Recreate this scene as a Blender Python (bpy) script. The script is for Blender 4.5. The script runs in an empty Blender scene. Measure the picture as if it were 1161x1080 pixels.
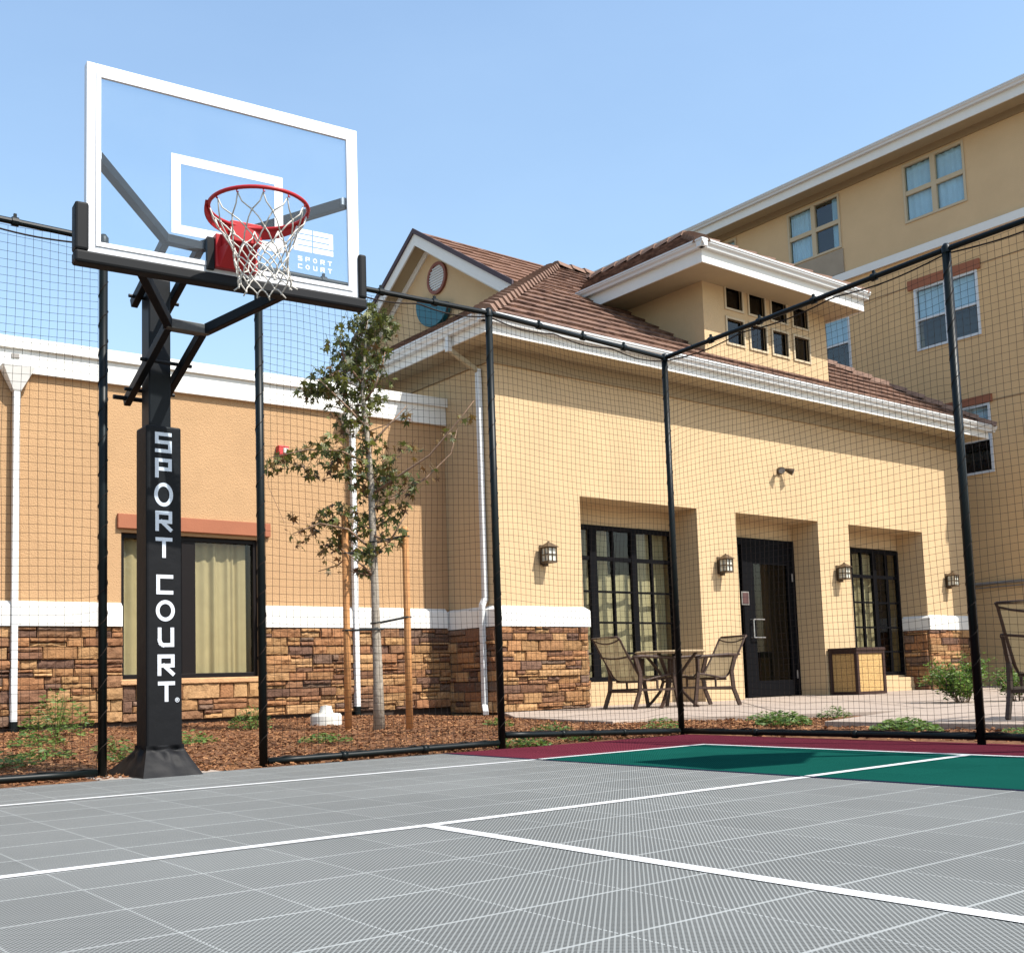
import bpy, bmesh, math, random
from mathutils import Vector, Matrix, noise
S = bpy.context.scene
C = S.collection
rnd = random.Random(7)
V = Vector

# ---------------------------------------------------------------- materials
def mat(name, col, rough=.7, bump=0., bscale=60., var=0., vscale=4., metal=0., spec=.5, attr=None, col2=None, island=False, coat=0.):
    m = bpy.data.materials.new(name); m.use_nodes = True
    nt = m.node_tree; N = nt.nodes; L = nt.links
    b = N['Principled BSDF']
    b.inputs['Roughness'].default_value = rough
    b.inputs['Metallic'].default_value = metal
    b.inputs['Specular IOR Level'].default_value = spec
    if coat: b.inputs['Coat Weight'].default_value = coat
    b.inputs['Base Color'].default_value = (*col, 1)
    geo = N.new('ShaderNodeNewGeometry')
    src = None
    if attr:
        a = N.new('ShaderNodeAttribute'); a.attribute_name = attr; src = a.outputs['Color']
    elif island or col2:
        mx = N.new('ShaderNodeMix'); mx.data_type = 'RGBA'
        mx.inputs[6].default_value = (*col, 1); mx.inputs[7].default_value = (*(col2 or col), 1)
        if island: L.new(geo.outputs['Random Per Island'], mx.inputs[0])
        else:
            n0 = N.new('ShaderNodeTexNoise'); n0.inputs['Scale'].default_value = vscale; n0.inputs['Detail'].default_value = 6
            L.new(geo.outputs['Position'], n0.inputs['Vector'])
            cr = N.new('ShaderNodeMapRange'); cr.inputs[1].default_value = .35; cr.inputs[2].default_value = .65
            L.new(n0.outputs['Fac'], cr.inputs[0]); L.new(cr.outputs[0], mx.inputs[0])
        src = mx.outputs[2]
    if var:
        n1 = N.new('ShaderNodeTexNoise'); n1.inputs['Scale'].default_value = vscale; n1.inputs['Detail'].default_value = 8
        n1.inputs['Roughness'].default_value = .65
        L.new(geo.outputs['Position'], n1.inputs['Vector'])
        mr = N.new('ShaderNodeMapRange'); mr.inputs[1].default_value = .25; mr.inputs[2].default_value = .75
        mr.inputs[3].default_value = 1 - var; mr.inputs[4].default_value = 1 + var
        L.new(n1.outputs['Fac'], mr.inputs[0])
        hs = N.new('ShaderNodeHueSaturation')
        if src: L.new(src, hs.inputs['Color'])
        else: hs.inputs['Color'].default_value = (*col, 1)
        L.new(mr.outputs[0], hs.inputs['Value']); src = hs.outputs['Color']
    if src: L.new(src, b.inputs['Base Color'])
    if bump:
        n2 = N.new('ShaderNodeTexNoise'); n2.inputs['Scale'].default_value = bscale; n2.inputs['Detail'].default_value = 4
        L.new(geo.outputs['Position'], n2.inputs['Vector'])
        bp = N.new('ShaderNodeBump'); bp.inputs['Strength'].default_value = bump; bp.inputs['Distance'].default_value = .01
        L.new(n2.outputs['Fac'], bp.inputs['Height']); L.new(bp.outputs[0], b.inputs['Normal'])
    return m

def glass_mat(name, tint, refl=1.0, rough=.0, refl_haze=0., ior=1.5):
    m = bpy.data.materials.new(name); m.use_nodes = True
    nt = m.node_tree; N = nt.nodes; L = nt.links
    for n in list(N):
        if n.type != 'OUTPUT_MATERIAL': N.remove(n)
    out = [n for n in N if n.type == 'OUTPUT_MATERIAL'][0]
    t = N.new('ShaderNodeBsdfTransparent'); t.inputs[0].default_value = (*tint, 1)
    g = N.new('ShaderNodeBsdfGlossy'); g.inputs['Roughness'].default_value = rough
    g.inputs['Color'].default_value = (refl, refl, refl, 1)
    f = N.new('ShaderNodeFresnel'); f.inputs['IOR'].default_value = ior
    mx = N.new('ShaderNodeMixShader')
    gb = N.new('ShaderNodeNewGeometry'); ml = N.new('ShaderNodeMath'); ml.operation = 'MULTIPLY'; iv = N.new('ShaderNodeMath'); iv.operation = 'SUBTRACT'; iv.inputs[0].default_value = 1
    L.new(gb.outputs['Backfacing'], iv.inputs[1]); L.new(iv.outputs[0], ml.inputs[0]); L.new(f.outputs[0], ml.inputs[1]); L.new(ml.outputs[0], mx.inputs[0]); L.new(t.outputs[0], mx.inputs[1]); L.new(g.outputs[0], mx.inputs[2])
    src = mx.outputs[0]
    if refl_haze:  # pale diffuse veil stands in for haze reflected in the glass
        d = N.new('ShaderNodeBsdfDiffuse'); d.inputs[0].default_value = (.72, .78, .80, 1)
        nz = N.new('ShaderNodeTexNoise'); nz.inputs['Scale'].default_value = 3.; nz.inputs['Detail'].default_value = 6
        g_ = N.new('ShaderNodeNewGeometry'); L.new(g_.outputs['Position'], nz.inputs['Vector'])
        mu = N.new('ShaderNodeMath'); mu.operation = 'MULTIPLY'; mu.inputs[1].default_value = refl_haze*2; L.new(nz.outputs['Fac'], mu.inputs[0])
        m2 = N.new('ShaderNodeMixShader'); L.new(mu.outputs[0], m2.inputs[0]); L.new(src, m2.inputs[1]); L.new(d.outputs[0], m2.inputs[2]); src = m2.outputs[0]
    L.new(src, out.inputs[0])
    return m

def leaf_mat(name, c1, c2, trans=.3):
    m = mat(name, c1, .5, island=True, col2=c2)
    nt = m.node_tree; N = nt.nodes; L = nt.links
    b = N['Principled BSDF']; out = [n for n in N if n.type == 'OUTPUT_MATERIAL'][0]
    src = b.inputs['Base Color'].links[0].from_socket
    t = N.new('ShaderNodeBsdfTranslucent'); L.new(src, t.inputs[0])
    mx = N.new('ShaderNodeMixShader'); mx.inputs[0].default_value = trans
    L.new(b.outputs[0], mx.inputs[1]); L.new(t.outputs[0], mx.inputs[2]); L.new(mx.outputs[0], out.inputs[0])
    return m

M = {}
M['stucco'] = mat('stucco', (.505, .364, .210), .92, bump=.8, bscale=70, var=.08, vscale=1.6, spec=.15)
M['stucco_orange'] = mat('stucco_orange', (.415, .258, .136), .92, bump=.9, bscale=60, var=.08, vscale=2.0, spec=.15)
M['stucco_hotel'] = mat('stucco_hotel', (.56, .40, .23), .92, bump=.6, bscale=60, var=.07, vscale=1.1, spec=.15)
M['stucco_low'] = mat('stucco_low', (.62, .405, .205), .92, bump=.6, bscale=60, var=.08, vscale=1.1, spec=.15)
M['white'] = mat('white_trim', (.68, .67, .63), .6, bump=.12, bscale=40, var=.04, vscale=3)
M['cream_shaded'] = mat('cream_trim_shaded', (.28, .21, .125), .75, bump=.1, bscale=50, var=.03, spec=.2)  # cream made darker in colour for the constant shade under the eaves
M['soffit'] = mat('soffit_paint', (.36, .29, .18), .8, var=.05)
M['whitemetal'] = mat('white_metal', (.58, .59, .585), .4, var=.03)
M['stone'] = mat('ledge_stone', (.4, .25, .12), .9, bump=1.0, bscale=55, var=.30, vscale=22, attr='Col', spec=.2)
M['tan_trim'] = mat('tan_window_trim', (.47, .38, .25), .7, bump=.1, bscale=50, var=.03)
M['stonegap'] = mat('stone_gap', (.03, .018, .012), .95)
M['concrete'] = mat('concrete', (.33, .265, .215), .9, bump=.4, bscale=120, var=.14, vscale=3, spec=.2)
M['tile'] = mat('roof_tile', (.105, .060, .045), .85, bump=.5, bscale=45, var=.35, vscale=7, col2=(.185, .11, .078), spec=.15)
M['tile_cap'] = mat('roof_cap_tile', (.20, .125, .092), .85, bump=.4, bscale=40, var=.3, vscale=9, spec=.15)
M['tile_gable'] = mat('roof_tile_gable', (.165, .090, .060), .85, bump=.5, bscale=60, var=.25, vscale=16, spec=.15)
M['rake'] = mat('rake_edge_tile', (.06, .042, .05), .8, var=.1)
M['lintel'] = mat('lintel_terracotta', (.29, .098, .045), .8, bump=.2, var=.08)
M['bronze'] = mat('dark_bronze', (.008, .006, .006), .5, spec=.15)
M['black'] = mat('black_paint', (.004, .005, .0065), .45, var=.1, vscale=8, spec=.18)
M['blackpipe'] = mat('black_coated_pipe', (.003, .0055, .0055), .42, var=.15, vscale=20, spec=.2)
M['netblack'] = mat('black_netting', (.026, .019, .016), .8, spec=.1)
M['vinyl'] = mat('black_vinyl', (.0065, .0065, .0075), .55, bump=.3, bscale=14, var=.12, vscale=5, spec=.15)
M['letters'] = mat('white_lettering', (.58, .60, .64), .5)
M['padrubber'] = mat('black_rubber', (.007, .0075, .0085), .6, spec=.2)
M['board_paint'] = mat('board_white_paint', (.66, .66, .68), .45)
M['alu'] = mat('white_powder_coat', (.60, .61, .63), .4)
M['rim'] = mat('rim_orange_red', (.36, .012, .014), .4, var=.08, vscale=10, spec=.3)
M['cord'] = mat('white_net_cord', (.52, .49, .44), .8, var=.08, vscale=30)
M['steel'] = mat('brushed_steel', (.45, .45, .45), .35, metal=.9)
M['glass_board'] = glass_mat('backboard_glass', (.90, .95, .98), .8, refl_haze=.022)
M['glass'] = glass_mat('window_glass', (.84, .84, .78), .8)
M['frame_black'] = mat('black_window_frame', (.005, .005, .006), .6, spec=.05)
M['glass_dark'] = glass_mat('dark_window_glass', (.26, .27, .26), .7)
M['glass_hotel'] = glass_mat('hotel_window_glass', (.78, .86, .90), 1.0, ior=1.75)
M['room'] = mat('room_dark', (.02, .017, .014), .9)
M['curtain'] = mat('curtain_cream', (.52, .44, .31), .9, var=.1, vscale=6)
M['curtain_pale'] = mat('curtain_pale', (.50, .45, .33), .9, var=.08)
M['drape'] = mat('hotel_sheer_curtain', (.72, .80, .80), .9, var=.1, vscale=3)
M['mulch'] = mat('mulch_soil', (.11, .047, .022), .95, bump=1.0, bscale=40, var=.4, vscale=16, col2=(.17, .085, .042), spec=.15)
M['chip'] = mat('bark_chips', (.135, .050, .023), .85, island=True, col2=(.42, .215, .10), spec=.15)
M['land'] = mat('far_ground', (.16, .14, .10), .95, var=.2, vscale=.3)
M['bark'] = mat('tree_bark', (.29, .25, .20), .9, bump=.7, bscale=30, var=.35, vscale=18)
M['twig'] = mat('twig_bark', (.22, .14, .09), .9, var=.2, vscale=20)
M['stake'] = mat('stake_wood', (.46, .215, .075), .75, bump=.3, bscale=40, var=.3, vscale=9)
M['strap'] = mat('tree_tie_rubber', (.015, .02, .02), .6)
M['leaf'] = leaf_mat('tree_leaf', (.034, .052, .010), (.165, .175, .035), .38)
M['leaf_red'] = leaf_mat('tree_leaf_turning', (.10, .045, .018), (.19, .12, .03), .35)
M['weed'] = leaf_mat('weed_leaf', (.04, .10, .012), (.15, .22, .045), .35)
M['bush'] = leaf_mat('bush_leaf', (.05, .12, .014), (.17, .25, .04), .4)
M['chairframe'] = mat('chair_bronze_frame', (.050, .028, .019), .5, var=.1, spec=.3)
M['lantern'] = mat('lantern_bronze', (.07, .042, .02), .5, var=.15, vscale=40)
M['lantern_glass'] = mat('lantern_pale_glass', (.55, .55, .48), .25)
M['grey'] = mat('grey_metal', (.22, .20, .18), .6)
M['red'] = mat('alarm_red', (.45, .03, .025), .5)
M['teal'] = mat('teal_board', (.010, .115, .155), .5, bump=.1, bscale=20)
M['maroon_rim'] = mat('vent_rim_brown', (.22, .075, .05), .7)
M['wicker'] = mat('wicker_panel', (.42, .26, .095), .85, bump=1.0, bscale=55, var=.4, vscale=40)
M['boxwood'] = mat('dark_brown_wood', (.035, .016, .012), .6, spec=.3)
M['pvc'] = mat('white_pvc', (.60, .585, .53), .4, var=.05)

def sling_mat():
    m = mat('sling_mesh_fabric', (.33, .265, .155), .8, var=.08, vscale=20)
    nt = m.node_tree; N = nt.nodes; L = nt.links
    b = N['Principled BSDF']; out = [n for n in N if n.type == 'OUTPUT_MATERIAL'][0]
    t = N.new('ShaderNodeBsdfTranslucent'); t.inputs[0].default_value = (.32, .26, .15, 1)
    tr = N.new('ShaderNodeBsdfTransparent')
    mx = N.new('ShaderNodeMixShader'); mx.inputs[0].default_value = .25
    m2 = N.new('ShaderNodeMixShader'); m2.inputs[0].default_value = .22
    L.new(b.outputs[0], mx.inputs[1]); L.new(t.outputs[0], mx.inputs[2])
    L.new(mx.outputs[0], m2.inputs[1]); L.new(tr.outputs[0], m2.inputs[2]); L.new(m2.outputs[0], out.inputs[0])
    return m
M['sling'] = sling_mat()

def court_mat(name, base, rib, seam, gap_strength=1.0, seams=True, p=.0104, spec=.08):
    """interlocking plastic sport tiles: diagonal rib lattice, tile seams every 0.305 m"""
    m = bpy.data.materials.new(name); m.use_nodes = True
    nt = m.node_tree; N = nt.nodes; L = nt.links; b = N['Principled BSDF']
    geo = N.new('ShaderNodeNewGeometry'); sp = N.new('ShaderNodeSeparateXYZ'); L.new(geo.outputs['Position'], sp.inputs[0])
    def math_(op, a, b_=None, c=None):
        n = N.new('ShaderNodeMath'); n.operation = op
        for i, v in enumerate((a, b_, c)):
            if v is None: continue
            if isinstance(v, (int, float)): n.inputs[i].default_value = v
            else: L.new(v, n.inputs[i])
        return n.outputs[0]
    X, Y = sp.outputs[0], sp.outputs[1]
    k = 1 / (p * math.sqrt(2))
    a1 = math_('FRACT', math_('ADD', math_('MULTIPLY', math_('SUBTRACT', X, Y), k), 500.))
    a2 = math_('FRACT', math_('ADD', math_('MULTIPLY', math_('ADD', X, Y), k), 500.))
    l1 = math_('LESS_THAN', a1, .36); l2 = math_('LESS_THAN', a2, .22)
    r = math_('MAXIMUM', l1, l2)
    def line(ax, off, w):
        f = math_('FRACT', math_('ADD', math_('DIVIDE', math_('SUBTRACT', ax, off), .3048), 100.5))
        d = math_('ABSOLUTE', math_('SUBTRACT', f, .5))
        return math_('LESS_THAN', d, w / .3048 / 2)
    s1 = line(Y, 2.095, .009); s2 = math_('MULTIPLY', line(X, 2.06, .006), math_('LESS_THAN', a1, .7))
    nz = N.new('ShaderNodeTexNoise'); nz.inputs['Scale'].default_value = 1.1; nz.inputs['Detail'].default_value = 7
    L.new(geo.outputs['Position'], nz.inputs['Vector'])
    # tile-to-tile tone
    tx = math_('FLOOR', math_('DIVIDE', math_('SUBTRACT', X, 2.06), .3048)); ty = math_('FLOOR', math_('DIVIDE', math_('SUBTRACT', Y, 2.095), .3048))
    cb = N.new('ShaderNodeCombineXYZ'); L.new(tx, cb.inputs[0]); L.new(ty, cb.inputs[1])
    wn = N.new('ShaderNodeTexWhiteNoise'); wn.noise_dimensions = '2D'; L.new(cb.outputs[0], wn.inputs['Vector'])
    def mixc(f, A, B):
        n = N.new('ShaderNodeMix'); n.data_type = 'RGBA'
        if isinstance(f, float): n.inputs[0].default_value = f
        else: L.new(f, n.inputs[0])
        for i, v in ((6, A), (7, B)):
            if isinstance(v, tuple): n.inputs[i].default_value = (*v, 1)
            else: L.new(v, n.inputs[i])
        return n.outputs[2]
    c = mixc(r, base, rib)
    if seams:
        c = mixc(math_('MULTIPLY', s2, .75), c, seam); c = mixc(math_('MULTIPLY', s1, .8), c, seam)
    hs = N.new('ShaderNodeHueSaturation'); L.new(c, hs.inputs['Color'])
    vv = math_('ADD', math_('MULTIPLY', nz.outputs['Fac'], .34), math_('MULTIPLY', wn.outputs['Value'], .10))
    sc = N.new('ShaderNodeTexNoise'); sc.inputs['Scale'].default_value = 5.5; sc.inputs['Detail'].default_value = 9; sc.inputs['Roughness'].default_value = .7
    mpg = N.new('ShaderNodeMapping'); mpg.inputs['Scale'].default_value = (1, .35, 1); mpg.inputs['Rotation'].default_value = (0, 0, .6)
    L.new(geo.outputs['Position'], mpg.inputs[0]); L.new(mpg.outputs[0], sc.inputs['Vector'])
    sm = N.new('ShaderNodeMapRange'); sm.inputs[1].default_value = .60; sm.inputs[2].default_value = .72; sm.inputs[3].default_value = 0; sm.inputs[4].default_value = .13
    L.new(sc.outputs['Fac'], sm.inputs[0])
    L.new(math_('SUBTRACT', math_('ADD', vv, .80), sm.outputs[0]), hs.inputs['Value']); L.new(hs.outputs[0], b.inputs['Base Color'])
    b.inputs['Roughness'].default_value = .7; b.inputs['Specular IOR Level'].default_value = spec
    hsum = math_('MAXIMUM', r, math_('MAXIMUM', s1, s2))
    bp = N.new('ShaderNodeBump'); bp.inputs['Strength'].default_value = .5; bp.inputs['Distance'].default_value = .003
    L.new(hsum, bp.inputs['Height']); L.new(bp.outputs[0], b.inputs['Normal'])
    return m
M['court_grey'] = court_mat('court_tile_grey', (.074, .077, .074), (.205, .212, .204), (.30, .31, .30))
M['court_green'] = court_mat('court_tile_green', (.004, .040, .030), (.007, .068, .053), (.02, .17, .12), seams=False, spec=.0)
M['court_maroon'] = court_mat('court_tile_maroon', (.052, .010, .016), (.125, .024, .036), (.27, .06, .075), seams=False, spec=.0)
M['court_line'] = mat('court_line_paint', (.60, .60, .59), .6, bump=.6, bscale=220, var=.14, vscale=9)
M['court_edge'] = mat('court_edge_strip', (.006, .008, .024), .8, spec=.02)

# ---------------------------------------------------------------- mesh builder
class MB:
    def __init__(s): s.v = []; s.f = []; s.c = []; s.hascol = False
    def add(s, vs, fs, col=None):
        o = len(s.v); s.v += [tuple(p) for p in vs]
        for f in fs:
            s.f.append([i + o for i in f]); s.c.append(col)
        if col: s.hascol = True
        return s
    def box(s, x0, y0, z0, x1, y1, z1, col=None):
        vs = [(x0,y0,z0),(x1,y0,z0),(x1,y1,z0),(x0,y1,z0),(x0,y0,z1),(x1,y0,z1),(x1,y1,z1),(x0,y1,z1)]
        return s.add(vs, [(3,2,1,0),(4,5,6,7),(0,1,5,4),(1,2,6,5),(2,3,7,6),(3,0,4,7)], col)
    def obox(s, o, a, b, c, col=None):   # origin + three edge vectors
        o, a, b, c = V(o), V(a), V(b), V(c)
        vs = [o, o+a, o+a+b, o+b, o+c, o+a+c, o+a+b+c, o+b+c]
        fs = [(3,2,1,0),(4,5,6,7),(0,1,5,4),(1,2,6,5),(2,3,7,6),(3,0,4,7)]
        if a.cross(b).dot(c) < 0: fs = [tuple(reversed(f)) for f in fs]
        return s.add(vs, fs, col)
    def beam(s, p, q, w, h, up=(0,0,1)):  # rectangular bar from p to q
        p, q = V(p), V(q); d = (q - p); dn = d.normalized(); side = dn.cross(V(up))
        if side.length < 1e-4: side = V((1,0,0))
        side.normalize(); u = side.cross(dn)
        return s.obox(p - side*w/2 - u*h/2, d, side*w, u*h)
    def tube(s, pts, r, n=8, cap=True):
        pts = [V(p) for p in pts]; m = len(pts)
        rs = r if isinstance(r, (list, tuple)) else [r]*m
        rings = []; ref = None
        for i, p in enumerate(pts):
            t = (pts[min(i+1, m-1)] - pts[max(i-1, 0)]).normalized()
            if ref is None:
                ref = t.orthogonal().normalized()
            ref = (ref - t*ref.dot(t)); ref = ref.normalized() if ref.length > 1e-6 else t.orthogonal().normalized()
            b = t.cross(ref)
            rings.append([p + (ref*math.cos(2*math.pi*k/n) + b*math.sin(2*math.pi*k/n))*rs[i] for k in range(n)])
        vs = [v for rr in rings for v in rr]; fs = []
        for i in range(m-1):
            for k in range(n):
                fs.append((i*n+k, i*n+(k+1)%n, (i+1)*n+(k+1)%n, (i+1)*n+k))
        if cap: fs += [tuple(range(n-1, -1, -1)), tuple((m-1)*n+k for k in range(n))]
        return s.add(vs, fs)
    def prism(s, poly, vec, col=None):   # planar polygon extruded
        n = len(poly); vec = V(vec)
        vs = [V(p) for p in poly] + [V(p) + vec for p in poly]
        nn = V((0,0,0))
        for i in range(n): nn += V(poly[i]).cross(V(poly[(i+1) % n]))
        fs = [tuple(range(n)), tuple(range(2*n-1, n-1, -1))] + [(i+n, (i+1) % n+n, (i+1) % n, i) for i in range(n)]
        if nn.dot(vec) > 0: fs = [tuple(reversed(f)) for f in fs]
        return s.add(vs, fs, col)
    def lathe(s, o, prof, n=24, ax='z'):
        o = V(o); vs = []; fs = []; m = len(prof)
        for r, h in prof:
            for k in range(n):
                a = 2*math.pi*k/n
                if ax == 'z': vs.append(o + V((r*math.cos(a), r*math.sin(a), h)))
                elif ax == 'y': vs.append(o + V((r*math.cos(a), h, r*math.sin(a))))
                else: vs.append(o + V((h, r*math.cos(a), r*math.sin(a))))
        for i in range(m-1):
            for k in range(n):
                q = (i*n+k, i*n+(k+1) % n, (i+1)*n+(k+1) % n, (i+1)*n+k)
                fs.append(q if ax != 'y' else q[::-1])
        return s.add(vs, fs)
    def quad(s, a, b, c, d, col=None): return s.add([a, b, c, d], [(0,1,2,3)], col)
    def build(s, name, m, parent=None, smooth=False, bevel=0., loc=None):
        me = bpy.data.meshes.new(name)
        o = bpy.data.objects.new(name, me)
        base = V((0,0,0))
        if parent is not None: base = V(parent.location)
        elif loc is not None: base = V(loc)
        me.from_pydata([tuple(V(p) - base) for p in s.v], [], s.f); me.update()
        C.objects.link(o)
        if parent is None: o.location = base
        else: o.parent = parent
        me.materials.append(M[m] if isinstance(m, str) else m)
        if s.hascol:
            ca = me.color_attributes.new('Col', 'BYTE_COLOR', 'CORNER')
            i = 0
            for f, c in zip(me.polygons, s.c):
                for li in f.loop_indices: ca.data[li].color = (*(c or (.3,.2,.1)), 1)
        if smooth:
            for f in me.polygons: f.use_smooth = True
        if bevel:
            bm = o.modifiers.new('bevel', 'BEVEL'); bm.width = bevel; bm.segments = 2; bm.limit_method = 'ANGLE'; bm.angle_limit = math.radians(50)
        return o

def thing(name, label, cat, loc=(0,0,0), group=None):
    o = bpy.data.objects.new(name, None); C.objects.link(o); o.location = loc; o.empty_display_size = .2
    o['label'] = label; o['category'] = cat
    if group: o['group'] = group
    return o
def tag(o, label, cat, group=None):
    o['label'] = label; o['category'] = cat
    if group: o['group'] = group
    return o
def sub(o, par):   # make o (built in world coords with loc none) a child of a part
    o.parent = par
    return o
def part(mb, name, m, t, **k): return mb.build(name, m, t, **k)
def subpart(mb, name, m, t, p, **k):
    """sub-part p belongs to the part p; vertices are given in world space, thing t holds the origin"""
    o = mb.build(name, m, t, **k); o.parent = p; return o
def copy_tree(o, parent=None):
    c = o.copy(); C.objects.link(c)
    if parent is not None: c.parent = parent
    for ch in list(o.children): copy_tree(ch, c)
    return c
def struct(o, kind='structure'): o['kind'] = kind; return o

# ---------------------------------------------------------------- camera, light, sky
cam = bpy.data.cameras.new('camera'); co = bpy.data.objects.new('camera', cam); C.objects.link(co); S.camera = co
yaw, pit, rol = math.radians(36.852), math.radians(5.325), math.radians(-1.662)
cy, sy = math.cos(yaw), math.sin(yaw)
fw = V((sy*math.cos(pit), cy*math.cos(pit), math.sin(pit))); rt = V((cy, -sy, 0)); up = rt.cross(fw)
A = rt*math.cos(rol) + up*math.sin(rol); B = -rt*math.sin(rol) + up*math.cos(rol)
CAMZ = .49
co.matrix_world = Matrix(((A.x, B.x, -fw.x, 0), (A.y, B.y, -fw.y, 0), (A.z, B.z, -fw.z, CAMZ), (0,0,0,1)))
cam.sensor_width = 36; cam.sensor_fit = 'HORIZONTAL'; cam.lens = 1227.293/1161*36
cam.shift_x = (580.5-529.906)/1161; cam.shift_y = (655.554-540)/1161
cam.clip_start = .05; cam.clip_end = 3000

sd = V((.385, -1, 1.34)).normalized()
el = math.asin(sd.z); rot = math.atan2(sd.x, sd.y)
sun = bpy.data.lights.new('sun', 'SUN'); sun.energy = 5.0; sun.angle = math.radians(.5); sun.color = (1, .955, .88)
so = bpy.data.objects.new('sun', sun); C.objects.link(so); so.rotation_euler = sd.to_track_quat('Z', 'Y').to_euler(); so.location = (3, -6, 14)
w = bpy.data.worlds.new('World'); S.world = w; w.use_nodes = True
wn = w.node_tree.nodes; wl = w.node_tree.links
bg = wn['Background']; sky = wn.new('ShaderNodeTexSky'); sky.sky_type = 'NISHITA'; sky.sun_disc = False
sky.sun_elevation = el; sky.sun_rotation = rot; sky.air_density = 1.6; sky.dust_density = 1.5; sky.ozone_density = 3.6; sky.altitude = 100
tcw = wn.new('ShaderNodeTexCoord'); mpw = wn.new('ShaderNodeMapping'); mpw.inputs['Scale'].default_value = (1.0, 1.6, 3.2); mpw.inputs['Rotation'].default_value = (.2, .3, .5)
nzw = wn.new('ShaderNodeTexNoise'); nzw.inputs['Scale'].default_value = 1.7; nzw.inputs['Detail'].default_value = 7; nzw.inputs['Roughness'].default_value = .55
wl.new(tcw.outputs['Generated'], mpw.inputs[0]); wl.new(mpw.outputs[0], nzw.inputs['Vector'])
mrw = wn.new('ShaderNodeMapRange'); mrw.inputs[1].default_value = .38; mrw.inputs[2].default_value = .75; mrw.inputs[3].default_value = .04; mrw.inputs[4].default_value = .11
wl.new(nzw.outputs['Fac'], mrw.inputs[0])
mxw = wn.new('ShaderNodeMix'); mxw.data_type = 'RGBA'; mxw.inputs[7].default_value = (4.3, 5.6, 7.0, 1)
wl.new(mrw.outputs[0], mxw.inputs[0]); wl.new(sky.outputs[0], mxw.inputs[6]); wl.new(mxw.outputs[2], bg.inputs[0]); bg.inputs[1].default_value = .15
S.view_settings.view_transform = 'Standard'; S.view_settings.look = 'None'; S.view_settings.exposure = .64; S.view_settings.gamma = 1
S.render.film_transparent = False

# ---------------------------------------------------------------- ground
def gz(x, y):
    """height of the planting bed"""
    t = max(0, min(1, (y - 5.9) / 6)); t2 = max(0, min(1, (8.6 - x) / 1.5))
    return .004 + .07*t*t2 + .012*noise.noise(V((x*1.7, y*1.7, 0))) + .006*noise.noise(V((x*7, y*7, 3)))
struct(MB().quad((-900,-900,-.06), (900,-900,-.06), (900,900,-.06), (-900,900,-.06)).build('ground', 'land'))
mb = MB(); nx, ny = 150, 80; x0, x1, y0, y1 = -6, 12.4, 5.62, 12.1
for j in range(ny+1):
    for i in range(nx+1):
        x = x0+(x1-x0)*i/nx; y = y0+(y1-y0)*j/ny; mb.v.append((x, y, gz(x, y)))
for j in range(ny):
    for i in range(nx):
        a = j*(nx+1)+i; mb.f.append([a, a+1, a+nx+2, a+nx+1]); mb.c.append(None)
o = struct(mb.build('mulch_bed', 'mulch', smooth=True))
# strip of bed beyond the right-hand fence line
mb = MB(); nx, ny = 50, 110; x0, x1, y0, y1 = 6.3, 12.4, -6, 5.62
for j in range(ny+1):
    for i in range(nx+1):
        x = x0+(x1-x0)*i/nx; y = y0+(y1-y0)*j/ny; mb.v.append((x, y, gz(x, y)))
for j in range(ny):
    for i in range(nx):
        a = j*(nx+1)+i; mb.f.append([a, a+1, a+nx+2, a+nx+1]); mb.c.append(None)
struct(mb.build('planting_soil', 'mulch', smooth=True))

# court slabs: grey, green, maroon (z = .03 top)
CX0, CX1, CY0, CY1 = -7.5, 6.5, -7.5, 5.85
def slab(name, m, x0, y0, x1, y1, zt=.012): return struct(MB().box(x0, y0, -.05, x1, y1, zt).build(name, m))
slab('court_grey', 'court_grey', CX0, CY0, 4.13, CY1)
slab('court_green', 'court_green', 4.17, CY0, 5.63, 4.96)
slab('court_maroon_far', 'court_maroon', 4.17, 4.962, CX1, CY1)
slab('court_maroon_side', 'court_maroon', 5.632, CY0, CX1, 4.96)
struct(MB().box(4.13, CY0, -.05, 4.17, CY1, .0135).build('court_divider', 'court_edge'))
mb = MB()
def line(x0, y0, x1, y1, w=.05, z=.0142):
    d = V((x1-x0, y1-y0, 0)).normalized(); n = V((-d.y, d.x, 0))*w/2
    a, b = V((x0, y0, z)), V((x1, y1, z)); mb.quad(a-n, b-n, b+n, a+n)
line(CX0+.5, 5.07, 4.13, 4.90, .045); line(4.17, 4.905, 5.66, 4.93, .045)
line(CX0+.5, 3.215, 2.075, 3.01, .05); line(2.075, 3.01, 4.13, 3.03, .05); line(4.17, 3.045, 5.60, 3.09, .05)
line(2.06, 2.985, 2.06, -7, .054); line(5.635, 4.90, 5.635, -7, .045)
struct(mb.build('court_lines', 'court_line'))

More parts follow.
